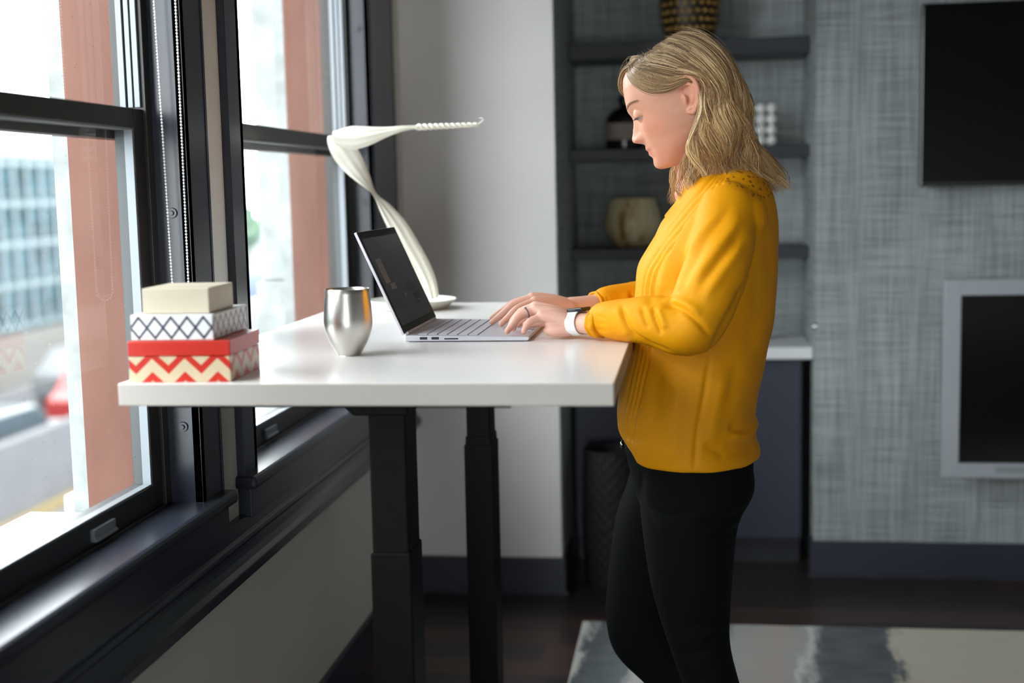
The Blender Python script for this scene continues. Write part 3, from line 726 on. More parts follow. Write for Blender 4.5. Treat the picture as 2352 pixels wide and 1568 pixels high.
for v in vs:
    fb, ff, hw, bu = interp(prof_base, v), interp(prof_full, v), interp(half_w, v), interp(back_u, v)
    uc = -.018 if v > -.03 else -.018+(.03+(-v-.06) if v < -.06 else (-.03-v))*.9
    uc = min(uc, fb-.012)
    ct, stn = np.cos(th), np.sin(th)
    ex = np.where(ct > 0, 2/2.25, 2/2.05)
    cu = np.sign(ct)*np.abs(ct)**ex; sy_ = np.sign(stn)*np.abs(stn)**(2/2.15)
    u = np.where(ct > 0, uc+(fb-uc)*cu, uc+(uc-bu)*cu); y = hw*sy_
    fr_ = np.clip(ct*1.6, 0, 1)
    # nose and lips ridge with a width of its own at every height
    sig = interp([(.13, .05), (.06, .045), (.045, .03), (.030, .0085), (.0112, .0078), (-.0015, .0092), (-.0110, .0122), (-.0175, .0128), (-.0235, .010), (-.027, .014), (-.033, .018), (-.040, .0195), (-.0432, .021), (-.050, .0185), (-.056, .024), (-.07, .020), (-.085, .02)], v)
    du_ = (ff-fb)*gs(y, sig)
    ala = .0085*gs(np.abs(y)-.0125, .0052)*gs(v+.0145, .0068)
    du_ += ala*fr_
    ay = np.abs(y)
    du_ -= .0105*gs(ay-.0300, .0135)*gs(v-.0255, .0125)            # eye socket
    du_ += .0022*gs(ay-.028, .020)*gs(v-.0475, .0075)               # brow ridge
    du_ += .0045*gs(ay-.045, .018)*gs(v-.002, .018)                 # cheek bone
    du_ += .0022*gs(ay-.028, .014)*gs(v+.030, .018)                 # cheek
    du_ -= .0022*gs(ay-.0235, .0048)*gs(v+.0432, .006)              # mouth corner
    du_ -= .0010*gs(y, .0028)*gs(v+.030, .005)                      # philtrum
    u = u+du_*np.where(ct > 0, np.clip(ct*3, 0, 1), 0)
    rings.append([h2w(a, v, b) for a, b in zip(u, y)])
mbB.loft(rings)
# ears
def ear(sgn):
    m = MB(); c0 = (-.030, .021); Y0 = .0695
    out = [(-.0195, .040, .004), (-.024, .050, .009), (-.034, .0555, .0135), (-.044, .049, .0165), (-.0485, .036, .018), (-.047, .020, .0165), (-.041, .007, .0125), (-.0335, -.003, .008), (-.0265, -.0095, .0045), (-.0205, -.0065, .002)]
    Q = catmull(out, 4)
    m.tube([h2w(a, b, sgn*(Y0+c)) for a, b, c in Q], [.0042 if i < len(Q)-9 else .0052 for i in range(len(Q))], 10, round_ends=True)      # helix and lobe
    inn = [(-.0265, .042, .006), (-.036, .041, .011), (-.0405, .031, .0125), (-.038, .018, .011), (-.031, .008, .007)]
    Q = catmull(inn, 4); m.tube([h2w(a, b, sgn*(Y0+c)) for a, b, c in Q], [.0036]*len(Q), 8, round_ends=True)       # antihelix
    m.tube([h2w(-.0195, .026, sgn*(Y0+.002)), h2w(-.0205, .018, sgn*(Y0+.006)), h2w(-.0195, .010, sgn*(Y0+.002))], [.003, .0042, .003], 8, sub=3, round_ends=True)   # tragus
    # plate closing the shell behind the folds
    ce = h2w(-.033, .022, sgn*(Y0+.004)); ring = [h2w(a, b, sgn*(Y0+c*.55)) for a, b, c in catmull(out, 3)]
    n = len(ring); base_ = [h2w(a+.002, b, sgn*(Y0-.010)) for a, b, c in catmull(out, 3)]
    m.loft([ring, base_])
    return m
for sg in (1, -1):
    e_ = ear(sg); mbB.add(e_.v, e_.f)
# eyelids: solid domes over the eyeballs, open along the downcast slit
for sg in (-1, 1):
    ec = (.0655, .0265, sg*.0305); R2 = .0125+.0016
    for ea, eb in ((-19, 86), (-86, -41)):
        mbB.loft([[h2w(ec[0]+R2*math.cos(math.radians(e))*math.cos(q), ec[1]+R2*math.sin(math.radians(e)), ec[2]+R2*math.cos(math.radians(e))*math.sin(q)) for q in np.linspace(0, 2*PI, 32, endpoint=False)] for e in np.linspace(ea, eb, 14)])
# neck, shoulders and chest under the blouse
mbB.tube([(.030, PY, 1.425), (.028, PY, 1.385), (.030, PY, 1.345), (.036, PY, 1.305), (.044, PY, 1.265)], [.050, .0505, .0515, .0545, .064], 40, sub=4, round_ends=True)
mbB.tube([(-.002, PY, 1.352), (.004, PY, 1.318), (.006, PY, 1.282)], [.028, .029, .036], 24, sub=4, round_ends=True)
chest = [(1.300, .012, .105, .070), (1.285, .004, .115, .095), (1.262, -.010, .125, .120), (1.22, -.030, .13, .140), (1.15, -.066, .14, .142), (1.05, -.075, .13, .13), (1.0, -.07, .12, .125)]
def ering(x0, x1, hw, z, n=48, ex=2.2, yc=PY):
    xc, a = (x0+x1)/2, (x1-x0)/2
    return [(xc+a*np.sign(math.cos(t))*abs(math.cos(t))**(2/ex), yc+hw*np.sign(math.sin(t))*abs(math.sin(t))**(2/ex), z) for t in np.linspace(0, 2*PI, n, endpoint=False)]
mbB.loft([ering(x0, x1, hw, z) for z, x0, x1, hw in chest])
# arms: shoulder, elbow, wrist (near = her left arm, far = her right arm)
armL = [(.070, 2.415, 1.255), (.052, 2.36, 1.17), (.022, 2.325, 1.085), (-.006, 2.318, 1.048), (-.06, 2.335, 1.052), (-.13, 2.372, 1.053), (-.185, 2.405, 1.050), (-.218, 2.424, 1.050)]
armR = [(.070, 2.665, 1.255), (.055, 2.715, 1.17), (.030, 2.745, 1.09), (-.004, 2.752, 1.058), (-.06, 2.738, 1.062), (-.14, 2.694, 1.064), (-.205, 2.650, 1.061), (-.238, 2.628, 1.060)]
rad = [.038, .036, .033, .030, .029, .026, .0232, .0232]
for A in (armL, armR):
    mbB.tube(A[:6], rad[:6], 20, sub=4, round_ends=True)
    mbB.tube(A[4:], rad[4:], 24, sub=4, round_ends=True, flat=(1.12, .86), up=(0, 0, 1))
def hand(wr, mcps, fingers, thumb, heel, rads=(.0088, .0078, .0067, .0057)):
    # palm as metacarpal bars that fuse, plus the thumb mound
    for i, mc in enumerate(mcps):
        o_ = (i-1.5)*.0088*(1 if mcps[0][1] > mcps[-1][1] else -1)
        st_ = (wr[0]+.004, wr[1]-o_, wr[2]-.001)
        mid = tuple((a+b)/2+(0, 0, .0035)[k] for k, (a, b) in enumerate(zip(st_, mc)))
        mbB.tube([st_, mid, mc], [.0165, .0138, .0112], 14, sub=4, round_ends=True)
        low_ = tuple((a*.5+b*.5)-(0, 0, .008)[k] for k, (a, b) in enumerate(zip(st_, mc)))
        mbB.sphere(low_, (.024, .011, .011), 14, 10)
    for f_, s in zip(fingers, (1, 1.04, 1, .88)):
        P = [f_[0]]
        mbB.tube(f_, [rads[0]*s*1.02, rads[1]*s*1.05, rads[2]*s*1.04, rads[3]*s], 14, sub=5, round_ends=True)
        mbB.sphere(f_[1], rads[1]*s*1.1, 12, 8)
        mbB.sphere(f_[0], rads[0]*s*1.16, 12, 8)
    mbB.tube(thumb, [.0145, .0115, .0098, .0075], 14, sub=5, round_ends=True)
    mbB.sphere((heel[0]+.008, heel[1], heel[2]+.001), (.034, .0145, .0125), 18, 12)
KZ = H+.0115
# near hand (left): index, middle, ring, little
nf = [[(-.282, 2.470, 1.072), (-.316, 2.480, 1.066), (-.335, 2.483, 1.050), (-.342, 2.484, KZ+.0055)],
      [(-.289, 2.451, 1.077), (-.316, 2.453, 1.067), (-.328, 2.449, 1.050), (-.331, 2.446, KZ+.0055)],
      [(-.286, 2.430, 1.0735), (-.3145, 2.420, 1.063), (-.328, 2.408, 1.047), (-.3365, 2.400, KZ+.005)],
      [(-.272, 2.411, 1.063), (-.293, 2.400, 1.0545), (-.302, 2.395, 1.0435), (-.3045, 2.392, KZ+.0045)]]
hand((-.222, 2.427, 1.051), [f[0] for f in nf], nf, [(-.236, 2.455, 1.046), (-.268, 2.487, 1.046), (-.294, 2.500, 1.043), (-.314, 2.503, KZ+.006)], (-.246, 2.414, 1.0352))
# far hand (right): index, middle, ring, little
ff = [[(-.304, 2.578, 1.076), (-.336, 2.556, 1.064), (-.354, 2.541, 1.048), (-.366, 2.530, KZ+.0055)],
      [(-.312, 2.602, 1.082), (-.349, 2.588, 1.068), (-.372, 2.575, 1.050), (-.389, 2.566, KZ+.0055)],
      [(-.312, 2.625, 1.080), (-.350, 2.622, 1.070), (-.376, 2.616, 1.055), (-.396, 2.611, 1.041)],
      [(-.300, 2.646, 1.071), (-.330, 2.652, 1.062), (-.349, 2.655, 1.049), (-.361, 2.656, KZ+.0055)]]
hand((-.242, 2.626, 1.060), [f[0] for f in ff], ff, [(-.258, 2.597, 1.053), (-.289, 2.568, 1.049), (-.314, 2.548, 1.045), (-.334, 2.535, KZ+.006)], (-.272, 2.632, 1.045))
body_me = remesh(mbB, .0019, 3, .45)
co = get_co(body_me)
# attribute masks in the head frame
dx, dz = co[:, 0]-HO[0], co[:, 2]-HO[1]; cH, sH = math.cos(HT), math.sin(HT)
hu = -dx*cH-dz*sH; hv = -dx*sH+dz*cH; hy = co[:, 1]-PY
head_m = (co[:, 2] > 1.30)
lip_u = interp([(-.036, 0.), (-.0385, 1.), (-.0478, 1.), (-.0515, 0.)], hv)*np.clip((hu-.060)/.006, 0, 1)*np.clip((.0215-np.abs(hy))/.005, 0, 1)*head_m
blush = gs(hu-.052, .020)*gs(hv+.004, .020)*head_m + .8*gs(hu-.02, .05)*gs(hv+.06, .022)*head_m + .7*((hu < -.012) & (hu > -.056) & (np.abs(hy) > .072) & (hv < .057) & (hv > -.012))*head_m + .35*gs(hu-.098, .010)*gs(hv+.012, .012)*head_m
tips = np.zeros(len(co))
for f_ in nf+ff:
    for p in (f_[1], f_[3]): tips = np.maximum(tips, np.exp(-np.sum((co-np.array(p))**2, 1)/.011**2))
set_attr(body_me, 'hand', np.clip((1.12-co[:, 2])/.02, 0, 1)*np.clip((-.17-co[:, 0])/.02, 0, 1)); set_attr(body_me, 'lips', lip_u); set_attr(body_me, 'blush', np.clip(blush+.6*tips, 0, 1))
def skin_mat():
    m = mat('skin', (210, 158, 132), .45, spec=.35); t = NT(m)
    la = t.n('ShaderNodeAttribute', attribute_name='lips'); ba = t.n('ShaderNodeAttribute', attribute_name='blush')
    nz = t.noise(t.coords(), 60, 3); ha = t.n('ShaderNodeAttribute', attribute_name='hand')
    c = t.mix(nz, (202, 150, 125), (193, 139, 114)); c = t.mix(t.math('MULTIPLY', ha.outputs['Fac'], .8), c, (228, 182, 164)); c = t.mix(t.math('MULTIPLY', ba.outputs['Fac'], .4), c, (212, 132, 106)); c = t.mix(t.math('MULTIPLY', la.outputs['Fac'], .75), c, (190, 108, 98)); t.base(c)
    t.p.inputs['Subsurface Weight'].default_value = .12; t.p.inputs['Subsurface Radius'].default_value = (.012, .005, .003); t.p.inputs['Subsurface Scale'].default_value = 1
    return m
M['skin'] = skin_mat()
a = co-np.array(ORG[woman.name]); set_co(body_me, a)
link('body', body_me, M['skin'], woman, smooth=True)

# eyes: lids are shaped in the face, the visible slit and lashes are parts
mw = mat('eye_white', (176, 164, 158), .25)
def eye_attr(y): return y
for sg in (-1, 1):
    ec = (.0655, .0265, sg*.0305); R_ = .0125; mb = MB()
    mb.sphere(h2w(*ec), R_-.0003, 20, 14)
    ey = mb.build('eye', mw, woman, smooth=True)
    # iris looks down at the screen
    el = math.radians(-28); az = math.radians(0); dirv = np.array(h2w(ec[0]+math.cos(el)*math.cos(az), ec[1]+math.sin(el), ec[2]+math.cos(el)*math.sin(az)))-np.array(h2w(*ec))
    def cap(r0, r1, rr):
        t1 = np.cross(dirv, (0, 1, 0)); t1 /= np.linalg.norm(t1); t2 = np.cross(dirv, t1); c0 = np.array(h2w(*ec))
        return [[tuple(c0+dirv*rr*math.cos(q)+(t1*math.cos(p)+t2*math.sin(p))*rr*math.sin(q)) for p in np.linspace(0, 2*PI, 24, endpoint=False)] for q in (r0, r1)]
    MB().loft(cap(.47, .02, R_+.0002)).build('iris', mat('grey_blue_iris', (86, 98, 106), .1), ey, smooth=True)
    MB().loft(cap(.22, .01, R_+.0004)).build('pupil', M['bezel'], ey, smooth=True)
    # lashes
    lm = MB(); R3 = R_+.0014
    for q in np.linspace(-62, 62, 26):
        el2 = math.radians(-17); b0 = np.array(h2w(ec[0]+R3*math.cos(el2)*math.cos(math.radians(q)), ec[1]+R3*math.sin(el2)-.002*(abs(q)/70)**2, ec[2]+R3*math.cos(el2)*math.sin(math.radians(q))))
        dq = np.array(h2w(ec[0]+math.cos(math.radians(q*1.15)), ec[1]-.55, ec[2]+math.sin(math.radians(q*1.15))))-np.array(h2w(*ec)); dq /= np.linalg.norm(dq)
        lm.tube([b0, b0+dq*.003, b0+dq*.0052+np.array((0, 0, .0006))], [.0003, .0002, .0001], 5)
    lm.tube([h2w(ec[0]+R3*math.cos(math.radians(-17))*math.cos(math.radians(q)), ec[1]+R3*math.sin(math.radians(-17))-.002*(abs(q)/70)**2, ec[2]+R3*math.cos(math.radians(-17))*math.sin(math.radians(q))) for q in np.linspace(-72, 72, 20)], [.0004]*20, 6)
    lm.build('eyelashes', mat('dark_lash', (52, 40, 36), .6), woman, smooth=True)
    # brow: short hairs along an arch
    bm_ = MB()
    for k in range(280):
        s = random.random(); yb = .0115+.040*s; vb_ = .0435+.0085*math.sin(min(1, s*1.15)*PI*.62)+random.uniform(-.0024, .0024)*(1-.55*s)
        ub = float(interp(prof_base, vb_))
        # find the face surface there
        frac = min(1, yb/interp(half_w, vb_)); uu = -.018+(ub+.018)*(1-frac**2.25)**(1/2.25)+.0024*float(gs(yb-.028, .020)*gs(vb_-.0475, .0075))+.0003
        p0 = np.array(h2w(uu, vb_, sg*yb)); p1 = np.array(h2w(uu-.0012, vb_+.0016*(1-s)-.0006*s, sg*(yb+.0048)))
        bm_.tube([p0, (p0+p1)/2+np.array((-.0004, 0, .0003)), p1], [.00042, .0004, .0001], 4)
    bm_.build('eyebrow', mat('brow_hair', (158, 124, 96), .8), woman, smooth=True)

# --- trousers
tm = MB()
tm.loft([ering(x0, x1, hw, z) for z, x0, x1, hw in ((.955, -.085, .085, .130), (.90, -.100, .095, .145), (.84, -.122, .108, .160), (.80, -.130, .108, .168), (.765, -.122, .119, .172), (.725, -.114, .116, .174), (.695, -.104, .103, .172), (.67, -.09, .08, .165))])
def leg(rows, yc):
    out = []
    Q = catmull([(x0, x1, z, hy_, y_) for (x0, x1, z, hy_, y_) in rows], 4)
    tm.loft([ering(q[0], q[1], q[3], q[2], 32, 2.1, q[4]) for q in Q])
leg([(-.105, .108, .80, .088, 2.458), (-.099, .117, .73, .092, 2.458), (-.095, .087, .665, .090, 2.455), (-.082, .076, .565, .079, 2.452), (-.066, .071, .497, .068, 2.45), (-.046, .071, .43, .061, 2.45), (-.020, .088, .355, .057, 2.45), (.022, .118, .25, .053, 2.452), (.056, .134, .16, .044, 2.455), (.066, .134, .10, .040, 2.456)], 2.45)
leg([(-.126, .110, .80, .088, 2.622), (-.122, .105, .73, .090, 2.625), (-.152, .050, .64, .086, 2.63), (-.166, .010, .55, .076, 2.632), (-.174, -.020, .48, .068, 2.634), (-.177, -.035, .415, .063, 2.635), (-.160, .000, .345, .058, 2.636), (-.098, .055, .28, .054, 2.637), (-.030, .090, .215, .048, 2.638), (.030, .108, .155, .040, 2.638)], 2.63)
tr_me = remesh(tm, .005, 5, .5)
co = get_co(tr_me); no = get_no(tr_me)
def crease_xz(co, no, pts, wdt, dep, face=-1, yr=None, ridge=0.0, ramp_ends=True):
    """press a soft valley (dep>0) or raise a ridge (dep<0) along an x-z polyline on the side facing the camera"""
    P = np.array(catmull(pts, 6) if len(pts) > 2 else pts); best = np.full(len(co), 1e9); par = np.zeros(len(co)); n = len(P)
    X = co[:, [0, 2]]
    for i in range(n-1):
        a_, b_ = P[i], P[i+1]; d_ = b_-a_; L2 = d_@d_+1e-12
        t_ = np.clip(((X-a_)@d_)/L2, 0, 1); dd = np.linalg.norm(X-(a_+t_[:, None]*d_), axis=1)
        m_ = dd < best; best[m_] = dd[m_]; par[m_] = (i+t_[m_])/(n-1)
    wgt = np.clip(-face*-1*no[:, 1]*face*1.0, -1, 1)
    side = np.clip((no[:, 1]*face-.05)*3, 0, 1)
    if yr is not None: side = side*((co[:, 1] > yr[0]) & (co[:, 1] < yr[1]))
    fade = np.clip(np.minimum(par, 1-par)*6, 0, 1) if ramp_ends else 1.0
    s_ = side*fade
    disp = -dep*np.exp(-(best/wdt)**2)
    if ridge: disp = disp+ridge*dep*np.exp(-((best-1.7*wdt)/wdt)**2)
    return disp*s_
D = np.zeros(len(co))
for pts, wd, dp_ in (([(-.090, .775), (-.092, .72), (-.060, .665)], .006, .0035), ([(-.088, .71), (-.05, .70), (.0, .705)], .007, .003), ([(.105, .70), (.05, .685), (.01, .69)], .008, .004), ([(.09, .665), (.04, .655)], .007, .003),
                     ([(.07, .50), (.03, .485), (-.01, .50)], .007, .004), ([(.07, .465), (.02, .455)], .007, .004), ([(.075, .43), (.03, .44), (-.02, .425)], .008, .003)):
    D += crease_xz(co, no, pts, wd, dp_)
co = co+no*D[:, None]; set_co(tr_me, co-np.array(ORG[woman.name]))
mt = mat('dark_teal_denim', (12, 15, 17), .8, spec=.2); t = NT(mt); t.base(t.mix(t.noise(t.coords(), 250, 2), (5, 7, 8), (8, 11, 12))); t.p.inputs['Specular IOR Level'].default_value = .12
trs = link('trousers', tr_me, mt, woman, ORG[woman.name], True)
MB().sphere((-.134, 2.53, .800), (.004, .0085, .0085), 16, 10).build('button', M['chrome'], trs, smooth=True)
# shoes
def shoe(ax, ay, toe_x, heel_up):
    m = MB(); L = [(ax+.045, .030), (ax+.030, .036), (ax-.01, .038), (ax-.07, .041), (ax-.125, .042), (ax-.165, .034), (ax-.185, .016)]
    rings = []
    top = [.060, .082, .085, .062, .046, .038, .026]
    for (x, hw), tz_ in zip(L, top):
        up_ = heel_up*max(0, (x-(ax-.13))/.17)
        rings.append([(x, ay+hw*math.cos(q), (.0005 if math.sin(q) < 0 else .0005)+up_+(tz_ if math.sin(q) > 0 else .012)*(.5+.5*math.sin(q))) for q in np.linspace(0, 2*PI, 20, endpoint=False)])
    m.loft([[(p[0], p[1], p[2]+.013) for p in r] for r in rings]); return m
shoe(.10, 2.455, 0, 0).build('shoe', M['shoe'], woman, smooth='auto')
shoe(.095, 2.637, 0, .085).build('shoe', M['shoe'], woman, smooth='auto')

# --- blouse
bl = MB()
tor = [(1.338, .040, .100, .050), (1.325, .016, .122, .080), (1.308, -.004, .140, .118), (1.285, -.018, .152, .150), (1.259, -.031, .1595, .170), (1.23, -.054, .1630, .180), (1.203, -.067, .1640, .182), (1.177, -.084, .1640, .181), (1.155, -.096, .1640, .178), (1.135, -.102, .163, .174), (1.106, -.105, .1615, .170),
       (1.07, -.107, .160, .168), (1.048, -.1075, .158, .168), (1.02, -.1080, .153, .170), (.998, -.1080, .148, .172), (.969, -.116, .142, .175), (.935, -.130, .135, .178), (.901, -.139, .1275, .181), (.871, -.1435, .122, .184), (.857, -.1435, .1215, .185), (.842, -.1425, .1275, .186), (.826, -.140, .1225, .187), (.81, -.136, .125, .188), (.796, -.130, .1305, .188), (.782, -.122, .1300, .187), (.775, -.116, .1240, .184)]
def bl_ring(z, x0, x1, hw):
    out = []
    for q in np.linspace(0, 2*PI, 72, endpoint=False):
        front = max(0, -math.cos(q)); hem = .782+.050*max(0, (front-.84)/.16)**.35 if front > .84 else .782
        ex = 2.15
        c_, s_ = math.cos(q), math.sin(q)
        x = (x0+x1)/2+(x1-x0)/2*np.sign(c_)*abs(c_)**(2/ex); y = PY+hw*np.sign(s_)*abs(s_)**(2/ex)
        out.append((x, y, max(z, hem)))
    return out
Q = catmull(tor, 2); bl.loft([bl_ring(*q) for q in Q])
def sleeve(A, sgn):
    S = [(A[0], .056), ((A[1][0]+.0, A[1][1], A[1][2]), .0585), (A[2], .0570), (A[3], .0530), (A[4], .046), (A[5], .0375), ((A[5][0]-.030, A[5][1]+(A[6][1]-A[5][1])*.55, A[5][2]), .0325)]
    bl.tube([p for p, r in S], [r for p, r in S], 28, sub=4, round_ends=True)
    bl.sphere((A[0][0]+.008, A[0][1]+.012*sgn, A[0][2]-.012), (.066, .058, .066), 24, 16)
    return S
SL = sleeve([(.066, 2.413, 1.248), (.046, 2.358, 1.155), (.014, 2.332, 1.075), (-.010, 2.328, 1.050), (-.06, 2.338, 1.060), (-.125, 2.370, 1.0595), (-.185, 2.405, 1.0545)], 1)
SR = sleeve([(.066, 2.667, 1.248), (.050, 2.720, 1.16), (.022, 2.745, 1.085), (-.010, 2.748, 1.062), (-.06, 2.736, 1.064), (-.14, 2.690, 1.064), (-.205, 2.650, 1.061)], -1)
bl_me = remesh(bl, .0034, 6, .5)
co = get_co(bl_me); no = get_no(bl_me); D = np.zeros(len(co))
FOLDS = [  # (x-z polyline on the camera side, width, depth; negative depth is a ridge)
 ([(.075, 1.262), (.030, 1.212), (-.004, 1.150), (-.022, 1.115)], .010, .0060), ([(.088, 1.240), (.044, 1.186), (.004, 1.132)], .009, -.0040), ([(.092, 1.218), (.050, 1.168), (.010, 1.118)], .008, .0045),
 ([(.094, 1.196), (.056, 1.150), (.018, 1.098)], .009, -.0035), ([(.060, 1.255), (.020, 1.215), (-.012, 1.170)], .007, -.0030),
 ([(-.050, 1.092), (-.020, 1.088), (.010, 1.066), (.040, 1.028)], .0045, .0055), ([(-.050, 1.098), (-.015, 1.098), (.020, 1.078)], .007, -.0035), ([(-.066, 1.090), (-.060, 1.068), (-.050, 1.040)], .0042, .0045), ([(-.086, 1.090), (-.080, 1.070), (-.072, 1.050)], .004, .0040),
 ([(-.058, 1.086), (-.050, 1.070), (-.044, 1.050)], .006, -.003),
 ([(-.122, 1.092), (-.114, 1.064), (-.098, 1.040), (-.066, 1.020), (-.03, 1.008)], .0045, .0056), ([(-.130, 1.088), (-.122, 1.058), (-.108, 1.034)], .009, -.0030),
 ([(-.168, 1.068), (-.150, 1.064)], .004, .0025), ([(-.168, 1.056), (-.148, 1.054)], .004, .0025), ([(-.168, 1.044), (-.150, 1.042)], .004, .0025),
 ([(.098, 1.13), (.060, 1.060), (.034, 1.010)], .007, .0050),
 ([(.035, 1.000), (.024, .930), (.010, .850), (.004, .775)], .0045, .0040), ([(.060, .96), (.046, .90), (.030, .82)], .012, -.0035), ([(.080, .98), (.07, .90)], .012, .003),
 ([(.065, .862), (.095, .850), (.118, .847)], .008, .0055), ([(.070, .848), (.10, .838), (.12, .834)], .008, -.004), ([(.022, .836), (.045, .822), (.062, .806)], .008, .0040), ([(.055, .820), (.09, .812), (.118, .815)], .010, .0040),
 ([(-.055, .985), (-.065, .92), (-.07, .84)], .012, .0035), ([(-.02, .96), (-.03, .88), (-.034, .80)], .012, -.003),
 ([(-.030, 1.205), (-.045, 1.150), (-.055, 1.10)], .012, -.0030), ([(-.052, 1.175), (-.066, 1.12), (-.070, 1.085)], .010, .003),
 ([(.135, 1.22), (.140, 1.15), (.137, 1.05)], .010, .002), ([(.118, 1.16), (.12, 1.08), (.10, .98)], .014, .003),
]
for pts, wd, dp_ in FOLDS:
    D += crease_xz(co, no, pts, wd, dp_)
    D += crease_xz(co, no, [(x+random.uniform(-.012, .012), z) for x, z in pts], wd, dp_, face=1)
# pintucks on both sides of the placket
for k, off in enumerate((0, .0085, .017, .0255)):
    for face in (-1, 1):
        D += crease_xz(co, no, [(.050+off*.6, 1.322-off*.2), (.012+off, 1.280-off*.3), (-.030+off, 1.232-off*.5), (-.062+off, 1.190-off*.4), (-.086+off, 1.150), (-.0955+off, 1.11), (-.098+off, 1.06), (-.098+off, 1.02), (-.106+off, .97), (-.120+off, .91), (-.130+off, .86), (-.128+off, .83)], .0024, .0034, face, yr=(PY-.15, PY+.15), ramp_ends=False)
nz = np.sin(co[:, 0]*61+co[:, 2]*37)*np.sin(co[:, 1]*53+co[:, 2]*29)*.0009
co = co+no*(D+nz)[:, None]
lace = np.clip((co[:, 2]-(1.288-.0*co[:, 0]))/.004, 0, 1)*np.clip((co[:, 0]-.058)/.006, 0, 1)
lace = np.maximum(lace, np.clip((co[:, 0]-.105)/.006, 0, 1)*np.clip((co[:, 2]-1.268)/.004, 0, 1))
set_attr(bl_me, 'lace', lace)
set_co(bl_me, co-np.array(ORG[woman.name]))
my = mat('yellow_crepe', (236, 164, 14), .6, spec=.25); t = NT(my)
la = t.n('ShaderNodeAttribute', attribute_name='lace'); vo = t.n('ShaderNodeTexVoronoi'); vo.inputs['Scale'].default_value = 85; t.l(t.coords(), vo.inputs['Vector'])
hole = t.math('MULTIPLY', la.outputs['Fac'], t.math('LESS_THAN', vo.outputs['Distance'], .34))
hole = t.math('MULTIPLY', hole, t.math('GREATER_THAN', t.noise(t.coords(), 60, 2), .45))
t.base(t.mix(hole, t.mix(t.noise(t.coords(), 200, 2), (227, 153, 2), (220, 146, 2)), (150, 92, 10)))
t.p.inputs['Specular IOR Level'].default_value = .2; t.bump(t.math('ADD', t.math('MULTIPLY', t.noise(t.coords(), 900, 2), .4), t.math('MULTIPLY', la.outputs['Fac'], vo.outputs['Distance'])), .25, .002)
blo = link('blouse', bl_me, my, woman, ORG[woman.name], True)
# neckline band and cuffs
NB = [(.098, 0, 1.334), (.080, -.046, 1.337), (.040, -.062, 1.326), (.008, -.056, 1.300), (-.022, -.032, 1.266), (-.044, 0, 1.240)]
path = [(x, PY+y, z) for x, y, z in NB]+[(x, PY-y, z) for x, y, z in NB[-2:0:-1]]+[(NB[0][0], PY, NB[0][2])]
MB().tube(path, [.0045]*len(path), 10, sub=6).build('collar', my, blo, smooth=True)
def cuff(c, d_, r, name='cuff'):
    c, d_ = np.array(c), np.array(d_, float); d_ /= np.linalg.norm(d_); rings = []
    a_ = np.cross(d_, (0, 0, 1)); a_ /= np.linalg.norm(a_); b_ = np.cross(a_, d_)
    for s, rr in ((0, r+.002), (.004, r+.0045), (.011, r+.0035), (.013, r+.001), (.0155, r+.0035), (.019, r+.0025), (.0195, r-.001), (.004, r-.002)):
        rings.append([tuple(c+d_*s+(a_*math.cos(q)*1.1+b_*math.sin(q)*.88)*(rr*(1+.035*math.sin(q*8)*(1 if s < .012 else .5)))) for q in np.linspace(0, 2*PI, 48, endpoint=False)])
    MB().loft(rings).build(name, my, blo, smooth=True)
cuff((-.158, 2.388, 1.052), (-.85, .52, -.03), .0275)
cuff((-.178, 2.668, 1.0625), (-.85, -.55, -.02), .0265)
# watch and ring
wc = np.array((-.206, 2.4175, 1.0500)); wd_ = np.array((-.86, .49, -.10)); wd_ /= np.linalg.norm(wd_)
wa = np.cross(wd_, (0, 0, 1)); wa /= np.linalg.norm(wa); wb = np.cross(wa, wd_)
wat = MB(); rings = []
for s, o_ in ((-.0105, .0006), (-.0105, .0024), (.0105, .0024), (.0105, .0006)):
    rings.append([tuple(wc+wd_*s+wa*math.cos(q)*(.0272+o_)+wb*math.sin(q)*(.0215+o_)) for q in np.linspace(0, 2*PI, 56, endpoint=False)])
wat.loft(rings+[rings[0]], cap=False)
wt = wat.build('wristwatch', M['white_pl'], woman, smooth='auto')
top_c = wc+wb*.0242-wd_*.004; V = []
for dz_ in (-.0035, .0035):
    for sx_, sy2 in ((-1, -1), (1, -1), (1, 1), (-1, 1)): V.append(tuple(top_c+wd_*sx_*.017+wa*sy2*.0155+wb*dz_))
MB().add(V, [(3, 2, 1, 0), (4, 5, 6, 7), (0, 1, 5, 4), (1, 2, 6, 5), (2, 3, 7, 6), (3, 0, 4, 7)]).build('watch_case', M['black_pl'], wt, bevel=.002)
p0, p1 = np.array(nf[2][0]), np.array(nf[2][1]); pc_ = p0+(p1-p0)*.55; dd_ = (p1-p0)/np.linalg.norm(p1-p0)
ra = np.cross(dd_, (0, 0, 1)); ra /= np.linalg.norm(ra); rb = np.cross(ra, dd_)
rm = MB()
MBr = [tuple(pc_+(ra*math.cos(q)+rb*math.sin(q))*.0097) for q in np.linspace(0, 2*PI, 33)]
rm.tube(MBr, [.0012]*33, 8); rm.sphere(tuple(pc_+rb*.0105), (.0022, .0022, .0016), 10, 8)
rm.build('finger_ring', M['ring'], woman, smooth=True)

